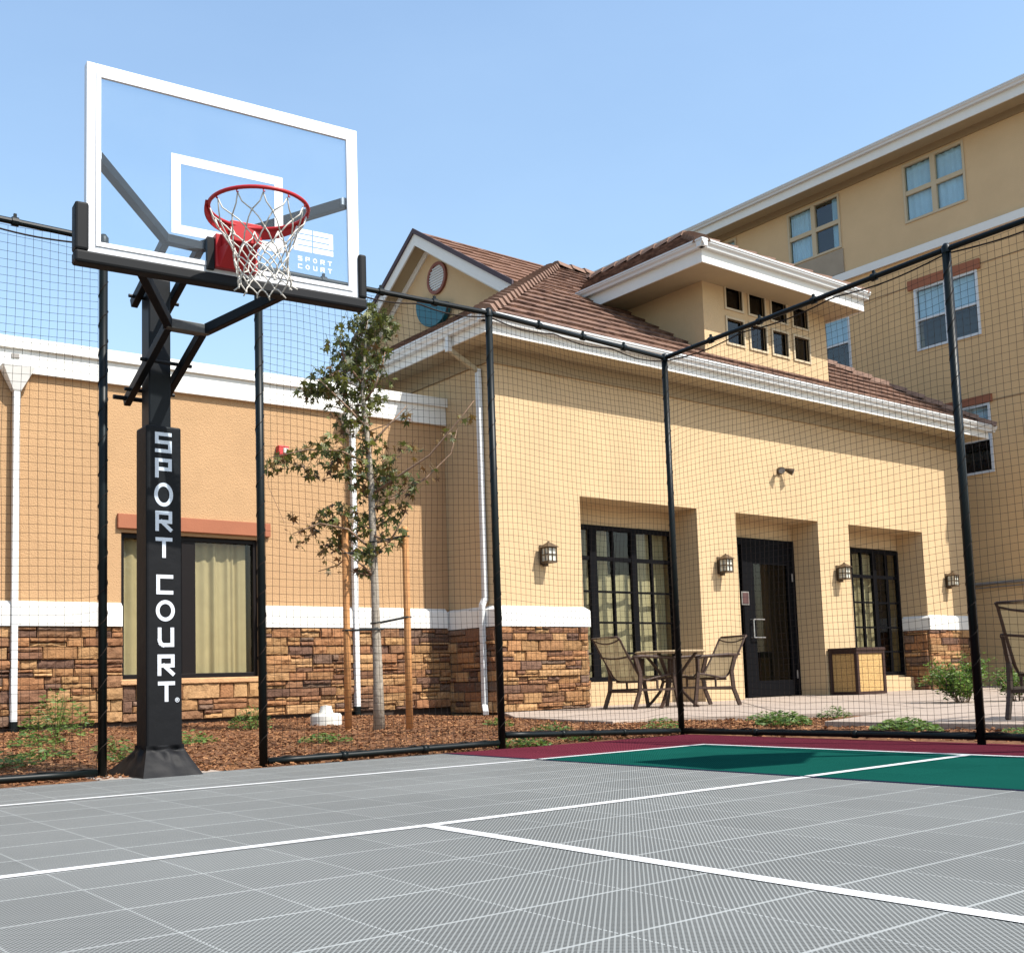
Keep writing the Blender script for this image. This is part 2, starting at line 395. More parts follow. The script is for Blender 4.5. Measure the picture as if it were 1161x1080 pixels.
# bark chips
mb = MB(); rr = random.Random(3)
patio_poly = [(7.95,9.55),(7.32,7.55),(8.0,7.6),(8.9,7.05),(9.6,6.6),(10.4,6.2)]
def chip(x, y, s):
    l = s*rr.uniform(.6,1.5); ww = s*rr.uniform(.2,.4); a = rr.uniform(0, 6.28); t = rr.uniform(-.35,.35); z = gz(x, y)+.006+rr.uniform(0,.012)
    d = V((math.cos(a), math.sin(a), math.sin(t)))*l/2; n = V((-math.sin(a), math.cos(a), rr.uniform(-.5,.5)))*ww/2; c = V((x, y, z))
    mb.add([c-d-n*.6, c+d-n, c+d*.8+n*.7, c-d+n, c-d*.9-n*.4+V((0,0,-.008)), c+d*.9-n*.7+V((0,0,-.008))], [(0,1,2,3),(4,5,1,0)])
for i in range(24000):
    y = 5.95 + 6.0*rr.random()**1.3; x = rr.uniform(-.2, 9.3)
    chip(x, y, rr.uniform(.014,.036))
for i in range(3000): chip(rr.uniform(6.65, 9.2), rr.uniform(2.5, 7.5), rr.uniform(.02,.05))
o = mb.build('mulch_chips', 'chip'); o['kind'] = 'stuff'

# patio: concrete slabs
def poly_slab(name, pts, z0, z1, m='concrete'):
    return struct(MB().prism([(x, y, z0) for x, y in pts], (0,0,z1-z0)).build(name, m, bevel=.008))
poly_slab('patio', [(7.75,9.52),(7.30,7.50),(7.95,7.66),(8.6,7.25),(9.3,6.75),(10.15,6.25),(21.6,6.25),(21.6,13),(8.75,13),(8.70,10.9)], -.05, .055)
poly_slab('path', [(10.12,6.235),(7.95,5.62),(8.0,4.35),(7.95,-6),(21.6,-6),(21.6,6.235)], -.05, .051)
mb = MB()
for (a, b) in [((9.1,6.9),(13.2,10.9)), ((10.6,6.26),(15.0,10.9)), ((13.6,6.3),(17.6,10.9)), ((7.6,8.6),(21,8.6)), ((8.2,4.9),(14,5.0)), ((10.6,-5),(10.6,6.2)), ((8.1,9.9),(10.1,9.9))]:
    zz = .0585; d = V((b[0]-a[0], b[1]-a[1], 0)).normalized(); n = V((-d.y, d.x, 0))*.006
    mb.quad(V((*a,zz))-n, V((*b,zz))-n, V((*b,zz))+n, V((*a,zz))+n)
struct(mb.build('patio_joints', 'stonegap'))
MB_pad = MB().box(1.93, 5.80, -.04, 2.62, 6.45, .010)
struct(MB_pad.build('hoop_footing', 'concrete', bevel=.01))

# ---------------------------------------------------------------- ledge stone veneer
PAL = [tuple(c*k for c, k in zip(q, (.90, .93, 1.0))) for q in [(.33,.165,.068),(.36,.195,.080),(.28,.130,.058),(.40,.225,.098),(.19,.092,.048),(.145,.078,.048),(.31,.145,.062),(.37,.205,.088),(.24,.120,.058),(.175,.105,.066),(.34,.180,.074)]]
def stone_panel(mb, o, u, n, length, z0, z1, seed):
    """rows of split-face stones on the vertical plane through o along u, facing n"""
    r = random.Random(seed); o, u, n = V(o), V(u), V(n)
    def stone(a0, a1, b0, b1):
        g = .0045; d = r.uniform(.030,.072); a0 += g; a1 -= g; b0 += g; b1 -= g
        if a1-a0 < .02 or b1-b0 < .01: return
        j = lambda s: r.uniform(-s, s)
        P = lambda a, b, dd: o + u*a + V((0,0,b)) + n*dd
        out = [P(a0,b0,0), P(a1,b0,0), P(a1,b1,0), P(a0,b1,0)]
        mid = [P(a0+j(.002),b0+j(.002),d*.72), P(a1+j(.002),b0+j(.002),d*.72), P(a1+j(.002),b1+j(.002),d*.72), P(a0+j(.002),b1+j(.002),d*.72)]
        i_ = .011
        nx = max(2, int((a1-a0)/.035)); front = []
        rows = 3
        for q in range(rows):
            tb = q/(rows-1)
            for k in range(nx+1):
                ta = k/nx
                a = a0+i_ + (a1-a0-2*i_)*ta; b = b0+i_*.6 + (b1-b0-2*i_*.6)*tb
                front.append(P(a, b+j(.0025), d + .016*noise.noise(V((a*14, b*22, seed+d*50))) + j(.004) - (.004 if q != 1 else 0)))
        c = PAL[int(r.random()**1.15*len(PAL)) % len(PAL)]; k_ = r.uniform(.8, 1.15); c = tuple(x*k_ for x in c)
        N0 = 8; vs = out + mid + front
        fs = [(0,1,5,4),(1,2,6,5),(2,3,7,6),(3,0,4,7)]
        W = nx+1
        F = lambda q, k: N0 + q*W + k
        for q in range(rows-1):
            for k in range(nx): fs.append((F(q,k), F(q,k+1), F(q+1,k+1), F(q+1,k)))
        fs.append(tuple([5, 4] [::-1]) + tuple(F(0,k) for k in range(nx, -1, -1)))
        fs.append((6,) + tuple(F(rows-1,k) for k in range(nx, -1, -1))[0:] + (7,)) if False else fs.append((7,) + tuple(F(rows-1,k) for k in range(0, nx+1)) + (6,))
        fs.append((4,) + tuple(F(q,0) for q in range(rows)) + (7,))
        fs.append((5, 6) + tuple(F(q,nx) for q in range(rows-1,-1,-1)))
        flip = u.cross(V((0,0,1))).dot(n) < 0
        # consistent winding is fixed by recalc below
        mb.add(vs, fs, c)
    z = z0
    while z < z1-.01:
        h = r.uniform(.085,.15)
        if z+h > z1-.05: h = z1-z
        a = -r.uniform(0,.1)
        while a < length:
            ww = r.uniform(.16,.48); aa0, aa1 = max(a,0), min(a+ww, length)
            if aa1 > length-.06: aa1 = length; ww = length-a+.001
            if aa1-aa0 > .03:
                if r.random() < .42:
                    hh = h*r.uniform(.35,.65)
                    stone(aa0, aa1, z, z+hh)
                    if r.random() < .4 and aa1-aa0 > .2:
                        m_ = aa0+(aa1-aa0)*r.uniform(.35,.65); stone(aa0, m_, z+hh, z+h); stone(m_, aa1, z+hh, z+h)
                    else: stone(aa0, aa1, z+hh, z+h)
                else: stone(aa0, aa1, z, z+h)
            a += ww
        z += h
def finish_stone(mb, parent, name='stone_veneer'):
    o = mb.build(name, 'stone', parent)
    bm = bmesh.new(); bm.from_mesh(o.data); bmesh.ops.recalc_face_normals(bm, faces=bm.faces); bm.to_mesh(o.data); bm.free()
    return o

# ---------------------------------------------------------------- left wing
wing = thing('hotel_wing', 'flat-roofed orange stucco wing with white parapet left of the tiled-roof building', 'building', (3, 12.03, 0))
YL = 12.03
wx0, wx1 = 4.15, 5.84   # window opening
wz0, wz1 = .60, 2.26
mb = MB()
mb.box(-7, YL, -.05, wx0, YL+.3, 4.0); mb.box(wx1, YL, -.05, 8.684, YL+.3, 4.0)
mb.box(wx0, YL, -.05, wx1, YL+.3, wz0); mb.box(wx0, YL, wz1, wx1, YL+.3, 4.0)
part(mb, 'wall', 'stucco_orange', wing)
part(MB().box(-7, YL+.35, 3.5, 8.6, 24, 3.6).box(-7, YL+6, -.05, -6.7, 24, 4), 'flat_roof', 'concrete', wing)
mb = MB(); # parapet cap: two stepped bands, falling slightly to the left for drainage
def pz(x): return 4.335 + (x-5.5)*.014
for (y, za, zb) in ((YL-.10, 0.0, -.125), (YL-.06, -.125, -.375)):
    P = [(-7, y), (8.684, y)]
    mb.add([(-7,y,pz(-7)+za),(8.684,y,pz(8.684)+za),(8.684,y,pz(8.684)+zb),(-7,y,pz(-7)+zb),
            (-7,YL+.34,pz(-7)+za),(8.684,YL+.34,pz(8.684)+za),(8.684,YL+.34,pz(8.684)+zb),(-7,YL+.34,pz(-7)+zb)],
           [(3,2,1,0),(0,1,5,4),(2,3,7,6),(1,2,6,5),(4,5,6,7)])
part(mb, 'parapet', 'white', wing)
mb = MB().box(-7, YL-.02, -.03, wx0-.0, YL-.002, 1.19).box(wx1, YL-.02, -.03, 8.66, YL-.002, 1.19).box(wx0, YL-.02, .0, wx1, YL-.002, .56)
part(mb, 'stone_backing', 'stonegap', wing)  # dark strip left showing below the stones stands in for shaded foundation
mb = MB()
stone_panel(mb, (-.5, YL-.02, 0), (1,0,0), (0,-1,0), wx0+.5, .135, 1.185, 11)
stone_panel(mb, (wx1, YL-.02, 0), (1,0,0), (0,-1,0), 8.64-wx1, .125, 1.185, 12)
stone_panel(mb, (wx0, YL-.02, 0), (1,0,0), (0,-1,0), wx1-wx0, .125, .535, 13)
finish_stone(mb, wing)
def band(mb, x0, x1, y, za=1.19, zb=1.455, d=.085, rets=()):
    """white water-table band with a chamfered top, facing -Y"""
    prof = [(0, za), (-d, za), (-d, zb-.05), (-d*.35, zb), (0, zb)]
    mb.prism([(x0, y+a, b) for a, b in prof], (x1-x0, 0, 0))
for a_b in ((-7, wx0-.01), (wx1+.01, 8.60)):
    mb = MB(); band(mb, *a_b, YL); part(mb, 'white_band', 'white', wing)
part(MB().box(4.10, YL-.05, 2.30, 5.985, YL+.1, 2.465), 'lintel', 'lintel', wing, bevel=.006)
part(MB().box(4.12, YL-.09, .535, 5.88, YL+.1, .60), 'stone_sill', 'stone' if False else mat('sill_stone', (.48,.27,.13), .9, bump=.8, bscale=50, var=.2, vscale=12), wing, bevel=.012)
# window
wf = MB()
for a in ((wx0, wz0, wx0+.05, wz1), (wx1-.05, wz0, wx1, wz1), (wx0+.05, wz0, wx1-.05, wz0+.055), (wx0+.05, wz1-.055, wx1-.05, wz1), (4.88, wz0+.055, 5.05, wz1-.055)):
    wf.box(a[0], YL+.05, a[1], a[2], YL+.13, a[3])
win = part(wf, 'window', 'bronze', wing, bevel=.004)
subpart(MB().box(wx0+.05, YL+.088, wz0+.055, 4.88, YL+.094, wz1-.055).box(5.05, YL+.088, wz0+.055, wx1-.05, YL+.094, wz1-.055), 'pane', 'glass', wing, win)
def curtain(mb, x0, x1, z0, z1, y, amp=.03, lam=.11, seed=1, n=None):
    r = random.Random(seed); n = n or int((x1-x0)/.008); pts = []
    ph = 0; 
    for i in range(n+1):
        x = x0+(x1-x0)*i/n; ph += (x1-x0)/n/lam*6.28*(1+.6*math.sin(i*.045+seed))
        pts.append((x, y+amp*math.sin(ph)*(.55+.45*math.sin(ph*.31+seed))+.016*math.sin(ph*.43)))
    vs = [(x, yy, z0) for x, yy in pts]+[(x, yy*.999+y*.001, z1) for x, yy in pts]
    mb.add(vs, [(i, i+1, n+2+i, n+1+i) for i in range(n)])
mb = MB(); curtain(mb, wx0+.03, 4.60, wz0, wz1-.05, YL+.175, .022, .12, 2); curtain(mb, 5.05, wx1-.10, wz0, wz1-.05, YL+.175, .022, .12, 5)
subpart(mb, 'curtain', 'curtain', wing, win, smooth=True)
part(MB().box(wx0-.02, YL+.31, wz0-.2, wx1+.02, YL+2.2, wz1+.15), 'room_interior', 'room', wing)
# rainwater heads and pipes
def downspout(x, full=True):
    t = MB()
    t.box(x-.033, YL-.115, .17, x+.033, YL-.05, 3.72)
    hd = MB(); ztop, zb = 3.96, 3.70
    hd.add([(x-.17,YL-.20,ztop),(x+.17,YL-.20,ztop),(x+.17,YL-.01,ztop),(x-.17,YL-.01,ztop),
            (x-.04,YL-.12,zb),(x+.04,YL-.12,zb),(x+.04,YL-.03,zb),(x-.04,YL-.03,zb)],
           [(0,1,2,3),(7,6,5,4),(4,5,1,0),(5,6,2,1),(6,7,3,2),(7,4,0,3)])
    p = part(t, 'downspout', 'whitemetal', wing, bevel=.006)
    subpart(hd, 'rain_head', 'white', wing, p, bevel=.004)
    subpart(MB().tube([(x, YL-.085, .0), (x, YL-.085, .19)], .045, 12), 'drain_boot', 'blackpipe', wing, p)
    subpart(MB().box(x-.05, YL-.075, 4.07, x+.03, YL-.055, 4.115), 'scupper', 'grey', wing, p)
downspout(2.99); downspout(7.15)

tag(MB().box(6.09, YL-.09, 3.33, 6.23, YL-.005, 3.45).build('fire_alarm', 'red', loc=(6.16, YL, 3.3), bevel=.008), 'small red fire alarm box high on the orange wall beside the tree', 'alarm')
al = bpy.data.objects['fire_alarm']
o = MB().box(6.15, YL-.10, 3.36, 6.215, YL-.088, 3.42).build('strobe', 'lantern_glass'); 
for v in o.data.vertices: v.co -= V((6.16, YL, 3.3))
o.parent = al

# ---------------------------------------------------------------- main building
mainb = thing('clubhouse', 'tan stucco building with hipped brown tile roof, dormer and three deep openings', 'building', (8.69, 11, 0))
F = 11.0; XC = 8.69; XE = 20.42; WT = 4.90
ops = [(10.24, 12.66), (13.57, 15.70), (16.58, 18.92)]; OT = 2.99; RD = .55
wallz0 = -.05
mb = MB()
T = .012
xs = [XC] + [v for o_ in ops for v in o_] + [XE]
for i in range(0, len(xs), 2): mb.box(xs[i], F, wallz0, xs[i+1], F+RD+.2, OT)
mb.box(XC, F, OT, XE, F+RD+.2, WT)
for (a, b) in ops:   # drop above frames inside the recess
    mb.box(a, F+RD, 2.70, b, F+RD+.2, OT)
mb.box(ops[0][0], F+RD-.05, wallz0, ops[0][1], F+RD+.2, .40)
mb.box(ops[2][0], F+RD-.05, wallz0, ops[2][1], F+RD+.2, .34)
mb.box(XC, F+RD+.2, wallz0, XC+.25, 20.5, WT)          # side wall
mb.box(XE-.25, F+RD+.2, wallz0, XE, 20.5, WT)
mb.box(XC+.25, 20.2, wallz0, XE-.25, 20.5, WT)
part(mb, 'wall', 'stucco', mainb)
# plinth at right opening
part(MB().box(17.2, F+.30, -.05, 18.915, F+RD-.05, .30), 'plinth', 'stucco', mainb, bevel=.01)
part(MB().box(XC+.3, F+RD+.2, 4.90, XE-.3, 20.2, 4.96), 'ceiling', 'soffit', mainb)
# frieze and eaves
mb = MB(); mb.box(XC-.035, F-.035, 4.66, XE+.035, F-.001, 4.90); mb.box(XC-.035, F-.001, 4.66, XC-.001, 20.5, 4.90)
part(mb, 'frieze', 'cream_shaded', mainb)
EX0, EX1, EY = 8.30, 20.70, 10.55
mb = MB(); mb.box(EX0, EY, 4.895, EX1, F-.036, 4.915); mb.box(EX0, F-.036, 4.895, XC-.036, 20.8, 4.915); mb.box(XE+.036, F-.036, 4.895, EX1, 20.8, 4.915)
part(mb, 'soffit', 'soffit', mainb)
def fascia(mb, pts, z0, z1, t=.025):
    for (a, b) in zip(pts[:-1], pts[1:]):
        mb.beam((a[0], a[1], (z0+z1)/2), (b[0], b[1], (z0+z1)/2), t, z1-z0)
mb = MB()
mb.box(EX0, EY-.025, 4.875, EX1, EY, 5.06); mb.box(EX0-.025, EY-.025, 4.875, EX0, 20.8, 5.06); mb.box(EX1, EY-.025, 4.875, EX1+.025, 20.8, 5.06)
part(mb, 'fascia', 'white', mainb)
def gutter(mb, x0, x1, y, z, side='y'):
    """K-style gutter profile along X in front of y (facing -Y)"""
    prof = [(0,0), (-.075,0), (-.085,.035), (-.115,.065), (-.115,.085), (-.128,.09), (-.128,.115), (-.108,.115), (-.108,.10), (0,.10)]
    if side == 'y': mb.prism([(x0, y+a, z+b) for a, b in prof], (x1-x0, 0, 0))
    elif side == '-x': mb.prism([(y+a, x0, z+b) for a, b in prof], (0, x1-x0, 0))
mb = MB(); gutter(mb, EX0-.14, EX1+.14, EY-.026, 5.0); gutter(mb, EY-.15, 20.8, EX0-.026, 5.0, '-x')
part(mb, 'gutter', 'whitemetal', mainb)
# white band and stone on piers
mb = MB(); d = .075
def band3(mb, x0, x1, y0, y1, za=1.165, zb=1.435, e=.07):
    mb.prism([(x0-e,y0-e,za),(x1+e,y0-e,za),(x1+e,y1,za),(x0-e,y1,za)], (0,0,zb-.05-za))
    b0, b1 = zb-.05, zb
    lo = [(x0-e,y0-e,b0),(x1+e,y0-e,b0),(x1+e,y1,b0),(x0-e,y1,b0)]; hi = [(x0-.015,y0-.015,b1),(x1+.015,y0-.015,b1),(x1+.015,y1,b1),(x0-.015,y1,b1)]
    mb.add(lo+hi, [(0,1,5,4),(1,2,6,5),(2,3,7,6),(3,0,4,7),(4,5,6,7)])
band3(mb, XC, 10.225, F, F+RD-.06)
mb.box(XC-.07, F+RD-.06, 1.165, XC, 12.0, 1.40); mb.quad((XC-.07,F+RD-.06,1.40),(XC-.07,12.0,1.40),(XC-.01,12.0,1.435),(XC-.01,F+RD-.06,1.435))
part(mb, 'white_band', 'white', mainb); mb = MB()
band3(mb, 18.94, XE, F, F+RD-.06)
part(mb, 'white_band', 'white', mainb)
mb = MB()
mb.box(XC-.018, F-.018, .03, 10.243, F+.0, 1.165); mb.box(XC-.018, F, .03, XC-.001, 12.0, 1.165); mb.box(10.243, F-.018, .03, 10.258, F+RD-.06, 1.165)
part(mb, 'stone_backing', 'stonegap', mainb); mb = MB()
mb.box(18.902, F-.018, .03, XE+.018, F, 1.165); mb.box(18.885, F-.018, .03, 18.902, F+RD-.06, 1.165)
part(mb, 'stone_backing', 'stonegap', mainb)
mb = MB()
stone_panel(mb, (XC-.05, F-.018, 0), (1,0,0), (0,-1,0), 10.29-XC, .06, 1.16, 21)
stone_panel(mb, (XC-.018, 12.0, 0), (0,-1,0), (-1,0,0), 1.03, .05, 1.16, 22)
stone_panel(mb, (10.258, F-.01, 0), (0,1,0), (1,0,0), RD-.08, .06, 1.16, 23)
finish_stone(mb, mainb); mb = MB()
stone_panel(mb, (18.86, F-.018, 0), (1,0,0), (0,-1,0), XE-18.83, .06, 1.16, 24)
stone_panel(mb, (18.885, F-.01, 0), (0,1,0), (-1,0,0), RD-.08, .06, 1.16, 25)
finish_stone(mb, mainb)
# corner downspout on the side wall, elbow under the eave
mb = MB(); dx, dy = XC-.045, F+.16
mb.box(dx-.035, dy-.04, .10, dx+.035, dy+.04, 1.52)
part(mb, 'lower_downspout', 'whitemetal', mainb, bevel=.006) if False else None
mb = MB()
mb.box(dx-.033, dy-.035, 1.50, dx+.028, dy+.035, 4.60)
mb.box(dx-.085, dy-.035, .12, dx-.03, dy+.035, 1.46)
mb.beam((dx-.058, dy, 1.44), (dx, dy, 1.54), .07, .06, (0,1,0))
mb.beam((dx-.058, dy, .15), (dx-.20, dy-.20, .06), .07, .055)
part(mb, 'downspout', 'whitemetal', mainb, bevel=.005)
mb = MB(); mb.beam((dx-.02, dy, 4.58), (EX0-.05, dy+.10, 4.83), .065, .05, (0,1,0)); part(mb, 'pipe_elbow', 'soffit', mainb, bevel=.005)
part(MB().box(EX0-.095, dy+.065, 4.80, EX0-.030, dy+.135, 5.02), 'gutter_outlet', 'whitemetal', mainb, bevel=.005)
mb = MB().box(XE+.04, F+.05, .1, XE+.10, F+.13, 4.6).box(XE+.0, F+.06, 4.05, XE+.045, F+.12, 4.15)
part(mb, 'downspout', 'whitemetal', mainb, bevel=.005)

# roof: courses of flat concrete tile
def courses(mb, A_, B_, C_, D_, n, lift=.045, hole=None):
    """plane with eave A-B and ridge C-D (C above A) cut into n overlapping courses"""
    A_, B_, C_, D_ = map(V, (A_, B_, C_, D_)); nrm = (B_-A_).cross(C_-A_).normalized()
    if nrm.z < 0: nrm = -nrm
    r = random.Random(n)
    for k in range(n):
        t0, t1 = k/n, min(1, (k+1.06)/n)
        a, b, c, d_ = A_.lerp(C_, t0), B_.lerp(D_, t0), A_.lerp(C_, t1), B_.lerp(D_, t1)
        L = (b-a).length; m = max(1, int(L/.30))
        dirs = []
        for i in range(m):
            s0, s1 = i/m, (i+1)/m
            l = lift + r.uniform(-.006,.008)
            p = [a.lerp(b, s0)+nrm*l, a.lerp(b, s1)+nrm*l, c.lerp(d_, s1)+nrm*.008, c.lerp(d_, s0)+nrm*.008]
            q0, q1 = a.lerp(b, s0)-nrm*.01, a.lerp(b, s1)-nrm*.01
            mb.add(p+[q0, q1], [(0,1,2,3),(4,5,1,0)])
EZ = 5.10
mb = MB(); RX0, RX1, RY, RZ = 14.1, 15.5, 15.6, 8.64
e = .06
a_, b_, c_, d_ = (EX0-.1, EY-.10, EZ), (EX1+.1, EY-.10, EZ), (RX0, RY, RZ), (RX1, RY, RZ)
courses(mb, a_, b_, c_, d_, 17)
courses(mb, (EX0-.1, 20.75, EZ), a_, c_, c_, 17); courses(mb, b_, (EX1+.1, 20.75, EZ), d_, d_, 17); courses(mb, (EX1+.1,20.75,EZ), (EX0-.1,20.75,EZ), d_, c_, 17)
roof = part(mb, 'roof', 'tile', mainb)
def caps(mb, p, q, step=.36, w=.15, h=.07):
    p, q = V(p), V(q); d_ = (q-p); L = d_.length; d_.normalize(); side = d_.cross(V((0,0,1))).normalized(); n_ = side.cross(d_)
    k = int(L/step)
    for i in range(k):
        a = p + d_*(i*step); b = p + d_*((i+1.12)*step)
        def ring(c, s, l): return [c - side*w*s + n_*(l-.05), c - side*w*.6*s + n_*(h*.75+l), c + n_*(h+l), c + side*w*.6*s + n_*(h*.75+l), c + side*w*s + n_*(l-.05)]
        R0, R1 = ring(a, 1.08, .035), ring(b, .95, .0)
        mb.add(R0+R1, [(j, j+1, j+6, j+5) for j in range(4)] + [(4,3,2,1,0)])
for q0_, q1_ in ((a_, c_), (b_, d_), (c_, d_), ((EX0-.1,20.75,EZ), c_), ((EX1+.1,20.75,EZ), d_)):
    mb = MB(); caps(mb, q0_, q1_); subpart(mb, 'hip_caps', 'tile_cap', mainb, roof)
# gable on the left hip end
GX, GY, GZ, GP = 11.0, 15.55, 8.56, .667
gh = 2.75
mb = MB()
courses(mb, (GX-.32, GY-gh, GZ-GP*gh), (14.3, GY-gh, GZ-GP*gh), (GX-.32, GY, GZ), (14.3, GY, GZ), 9, .03)
courses(mb, (14.3, GY+gh, GZ-GP*gh), (GX-.32, GY+gh, GZ-GP*gh), (14.3, GY, GZ), (GX-.32, GY, GZ), 9, .03)
gr = part(mb, 'gable_roof', 'tile_gable', mainb)
mb = MB()
mb.prism([(GX, GY-gh, GZ-GP*gh-.06), (GX, GY+gh, GZ-GP*gh-.06), (GX, GY, GZ-.06)], (.2, 0, 0))
part(mb, 'gable_wall', 'stucco_hotel', mainb)
mb = MB(); m2 = MB(); m3 = MB()
for s in (-1, 1):
    lo = V((GX-.32, GY+s*gh, GZ-GP*gh)); hi = V((GX-.32, GY, GZ))
    mb.prism([lo+V((0,0,-.02)), hi+V((0,0,-.02)), hi+V((0,0,-.27)), lo+V((0,0,-.27))], (.03,0,0))
    m2.prism([lo+V((-.035,0,.045)), hi+V((-.035,0,.045)), hi+V((-.035,0,-.05)), lo+V((-.035,0,-.05))], (.033,0,0))
    m3.prism([lo+V((.03,0,-.20)), hi+V((.03,0,-.20)), hi+V((.03,0,-.22)), lo+V((.03,0,-.22))], (.29,0,0))
    mb.prism([V((GX-.03, GY+s*gh, GZ-GP*gh-.22)), V((GX-.03, GY, GZ-.22)), V((GX-.03, GY, GZ-.36)), V((GX-.03, GY+s*gh, GZ-GP*gh-.36))], (.028,0,0))
part(mb, 'rake_board', 'white', mainb); part(m2, 'rake_tiles', 'rake', mainb); part(m3, 'gable_soffit', 'soffit', mainb)
vt = part(MB().lathe((GX-.03, 15.29, 7.66), [(.235,.03),(.235,-.02),(.29,-.02),(.29,.03)], 32, 'x'), 'gable_vent', 'maroon_rim', mainb, smooth=False)
mb = MB()
mb.add([(GX-.02, 15.29+.236*math.cos(k*math.pi/16), 7.66+.236*math.sin(k*math.pi/16)) for k in range(32)], [tuple(range(32))])
for k in range(9):
    z = 7.66-.19+k*.0475; hw = math.sqrt(max(0, .23**2-(z-7.66)**2)); mb.beam((GX-.03, 15.29-hw, z), (GX-.03, 15.29+hw, z), .02, .02)
subpart(mb, 'louvre', 'whitemetal', mainb, vt)
# dormer
DX0, DX1, DF, DE = 13.05, 16.27, 11.0, 10.45
mb = MB()
mb.box(DX0, DF, 5.2, DX0+.15, 14.2, 6.78); mb.box(DX1-.15, DF, 5.2, DX1, 14.2, 6.78)
cols = [13.60+.58*i for i in range(4)]; cw = .40
mb.box(DX0+.15, DF, 5.2, cols[0], DF+.15, 6.78); mb.box(cols[3]+cw, DF, 5.2, DX1-.15, DF+.15, 6.78)
mb.box(cols[0], DF, 5.2, cols[3]+cw, DF+.15, 5.75); mb.box(cols[0], DF, 6.15, cols[3]+cw, DF+.15, 6.33); mb.box(cols[0], DF, 6.70, cols[3]+cw, DF+.15, 6.78)
for i in range(3):
    for (za, zb) in ((5.75, 6.15), (6.33, 6.70)): mb.box(cols[i]+cw, DF, za, cols[i+1], DF+.15, zb)
part(mb, 'dormer_wall', 'stucco', mainb)
for i in range(4):
    for (za, zb) in ((5.75, 6.15), (6.33, 6.70)):
        x = cols[i]; q = MB()
        for a in ((x-.035, za-.035, x, zb+.035), (x+cw, za-.035, x+cw+.035, zb+.035), (x, za-.035, x+cw, za), (x, zb, x+cw, zb+.035 if zb < 6.5 else zb+.03)):
            q.box(a[0], DF-.02, a[1], a[2], DF+.03, a[3])
        wdw = part(q, 'dormer_window', 'tan_trim', mainb)
        subpart(MB().box(x, DF+.04, za, x+cw, DF+.05, zb), 'pane', 'glass_dark', mainb, wdw)
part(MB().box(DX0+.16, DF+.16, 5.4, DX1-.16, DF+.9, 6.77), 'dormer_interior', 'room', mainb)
D0, D1 = 12.42, 16.56
mb = MB(); mb.box(D0, DE, 6.66, D1, DF-.001, 6.68); mb.box(D0, DF-.001, 6.66, DX0-.001, 14, 6.68); mb.box(DX1+.001, DF-.001, 6.66, D1, 14, 6.68)
part(mb, 'dormer_soffit', 'soffit', mainb)
mb = MB(); mb.box(D0, DE-.025, 6.64, D1, DE, 6.86); mb.box(D0-.025, DE-.025, 6.64, D0, 14, 6.86); mb.box(D1, DE-.025, 6.64, D1+.025, 14, 6.86)
part(mb, 'dormer_fascia', 'white', mainb)
mb = MB(); gutter(mb, D0-.14, D1+.06, DE-.026, 6.84); gutter(mb, DE-.15, 14, D0-.026, 6.84, '-x')
part(mb, 'dormer_gutter', 'whitemetal', mainb)
mb = MB(); dm = (D0+D1)/2; hw = dm-D0+.08; dr = 6.93; pk = dr+hw*.62
fa, fb, pk_ = (D0-.08, DE-.08, dr), (D1+.08, DE-.08, dr), (dm, DE-.08+hw, pk)
courses(mb, fa, fb, pk_, pk_, 6); courses(mb, (D0-.08, 15.5, dr), fa, (dm, 15.5, pk), pk_, 6); courses(mb, fb, (D1+.08, 15.5, dr), pk_, (dm, 15.5, pk), 6)
dro = part(mb, 'dormer_roof', 'tile', mainb)
mb = MB(); caps(mb, fa, pk_, .34, .13, .06); caps(mb, fb, pk_, .34, .13, .06); caps(mb, pk_, (dm, 15.5, pk), .34, .13, .06)
subpart(mb, 'dormer_hip_caps', 'tile_cap', mainb, dro)

# openings: windows and door in the recesses
YR = F+RD
def muntin_window(xs_, zs, z0, z1, thick, xa, xb, nm):
    q = MB(); yy0, yy1 = YR-.03, YR+.03
    q.box(xa, yy0, z0, xa+.06, yy1, z1); q.box(xb-.06, yy0, z0, xb, yy1, z1); q.box(xa+.06, yy0, z0, xb-.06, yy1, z0+.07); q.box(xa+.06, yy0, z1-.07, xb-.06, yy1, z1)
    for x, t in xs_: q.box(x-t/2, yy0+(.004 if t < .05 else -.004), z0+.07, x+t/2, yy1-.005, z1-.07)
    edges = [xa+.06] + [v for x, t in xs_ for v in (x-t/2, x+t/2)] + [xb-.06]
    for z, t in zs:
        for i in range(0, len(edges), 2): q.box(edges[i]-.001, yy0+.008, z-t/2, edges[i+1]+.001, yy1-.01, z+t/2)
    wo = part(q, nm, 'frame_black', mainb)
    subpart(MB().box(xa+.05, YR+.004, z0+.06, xb-.05, YR+.010, z1-.06), 'pane', 'glass', mainb, wo)
    return wo
w1 = muntin_window([(10.60,.035),(10.955,.14),(11.37,.035),(11.80,.11),(12.19,.035)], [(2.21,.06),(1.72,.03),(1.265,.03),(.81,.03)], .40, 2.70, 0, 10.24, 12.66, 'window')
mb = MB(); curtain(mb, 11.35, 12.0, .42, 2.0, YR+.13, .03, .13, 3); curtain(mb, 10.30, 10.9, .42, 2.65, YR+.13, .02, .13, 9); curtain(mb, 12.0, 12.62, .42, 2.65, YR+.16, .02, .13, 4); curtain(mb, 10.9, 11.4, .42, 2.65, YR+.16, .02, .13, 8)
subpart(mb, 'curtain', 'curtain_pale', mainb, w1, smooth=True)
w3 = muntin_window([(16.95,.035),(17.35,.13),(17.72,.035),(18.11,.11),(18.53,.035)], [(2.17,.06),(1.69,.03),(1.23,.03),(.78,.03)], .34, 2.68, 0, 16.58, 18.92, 'window')
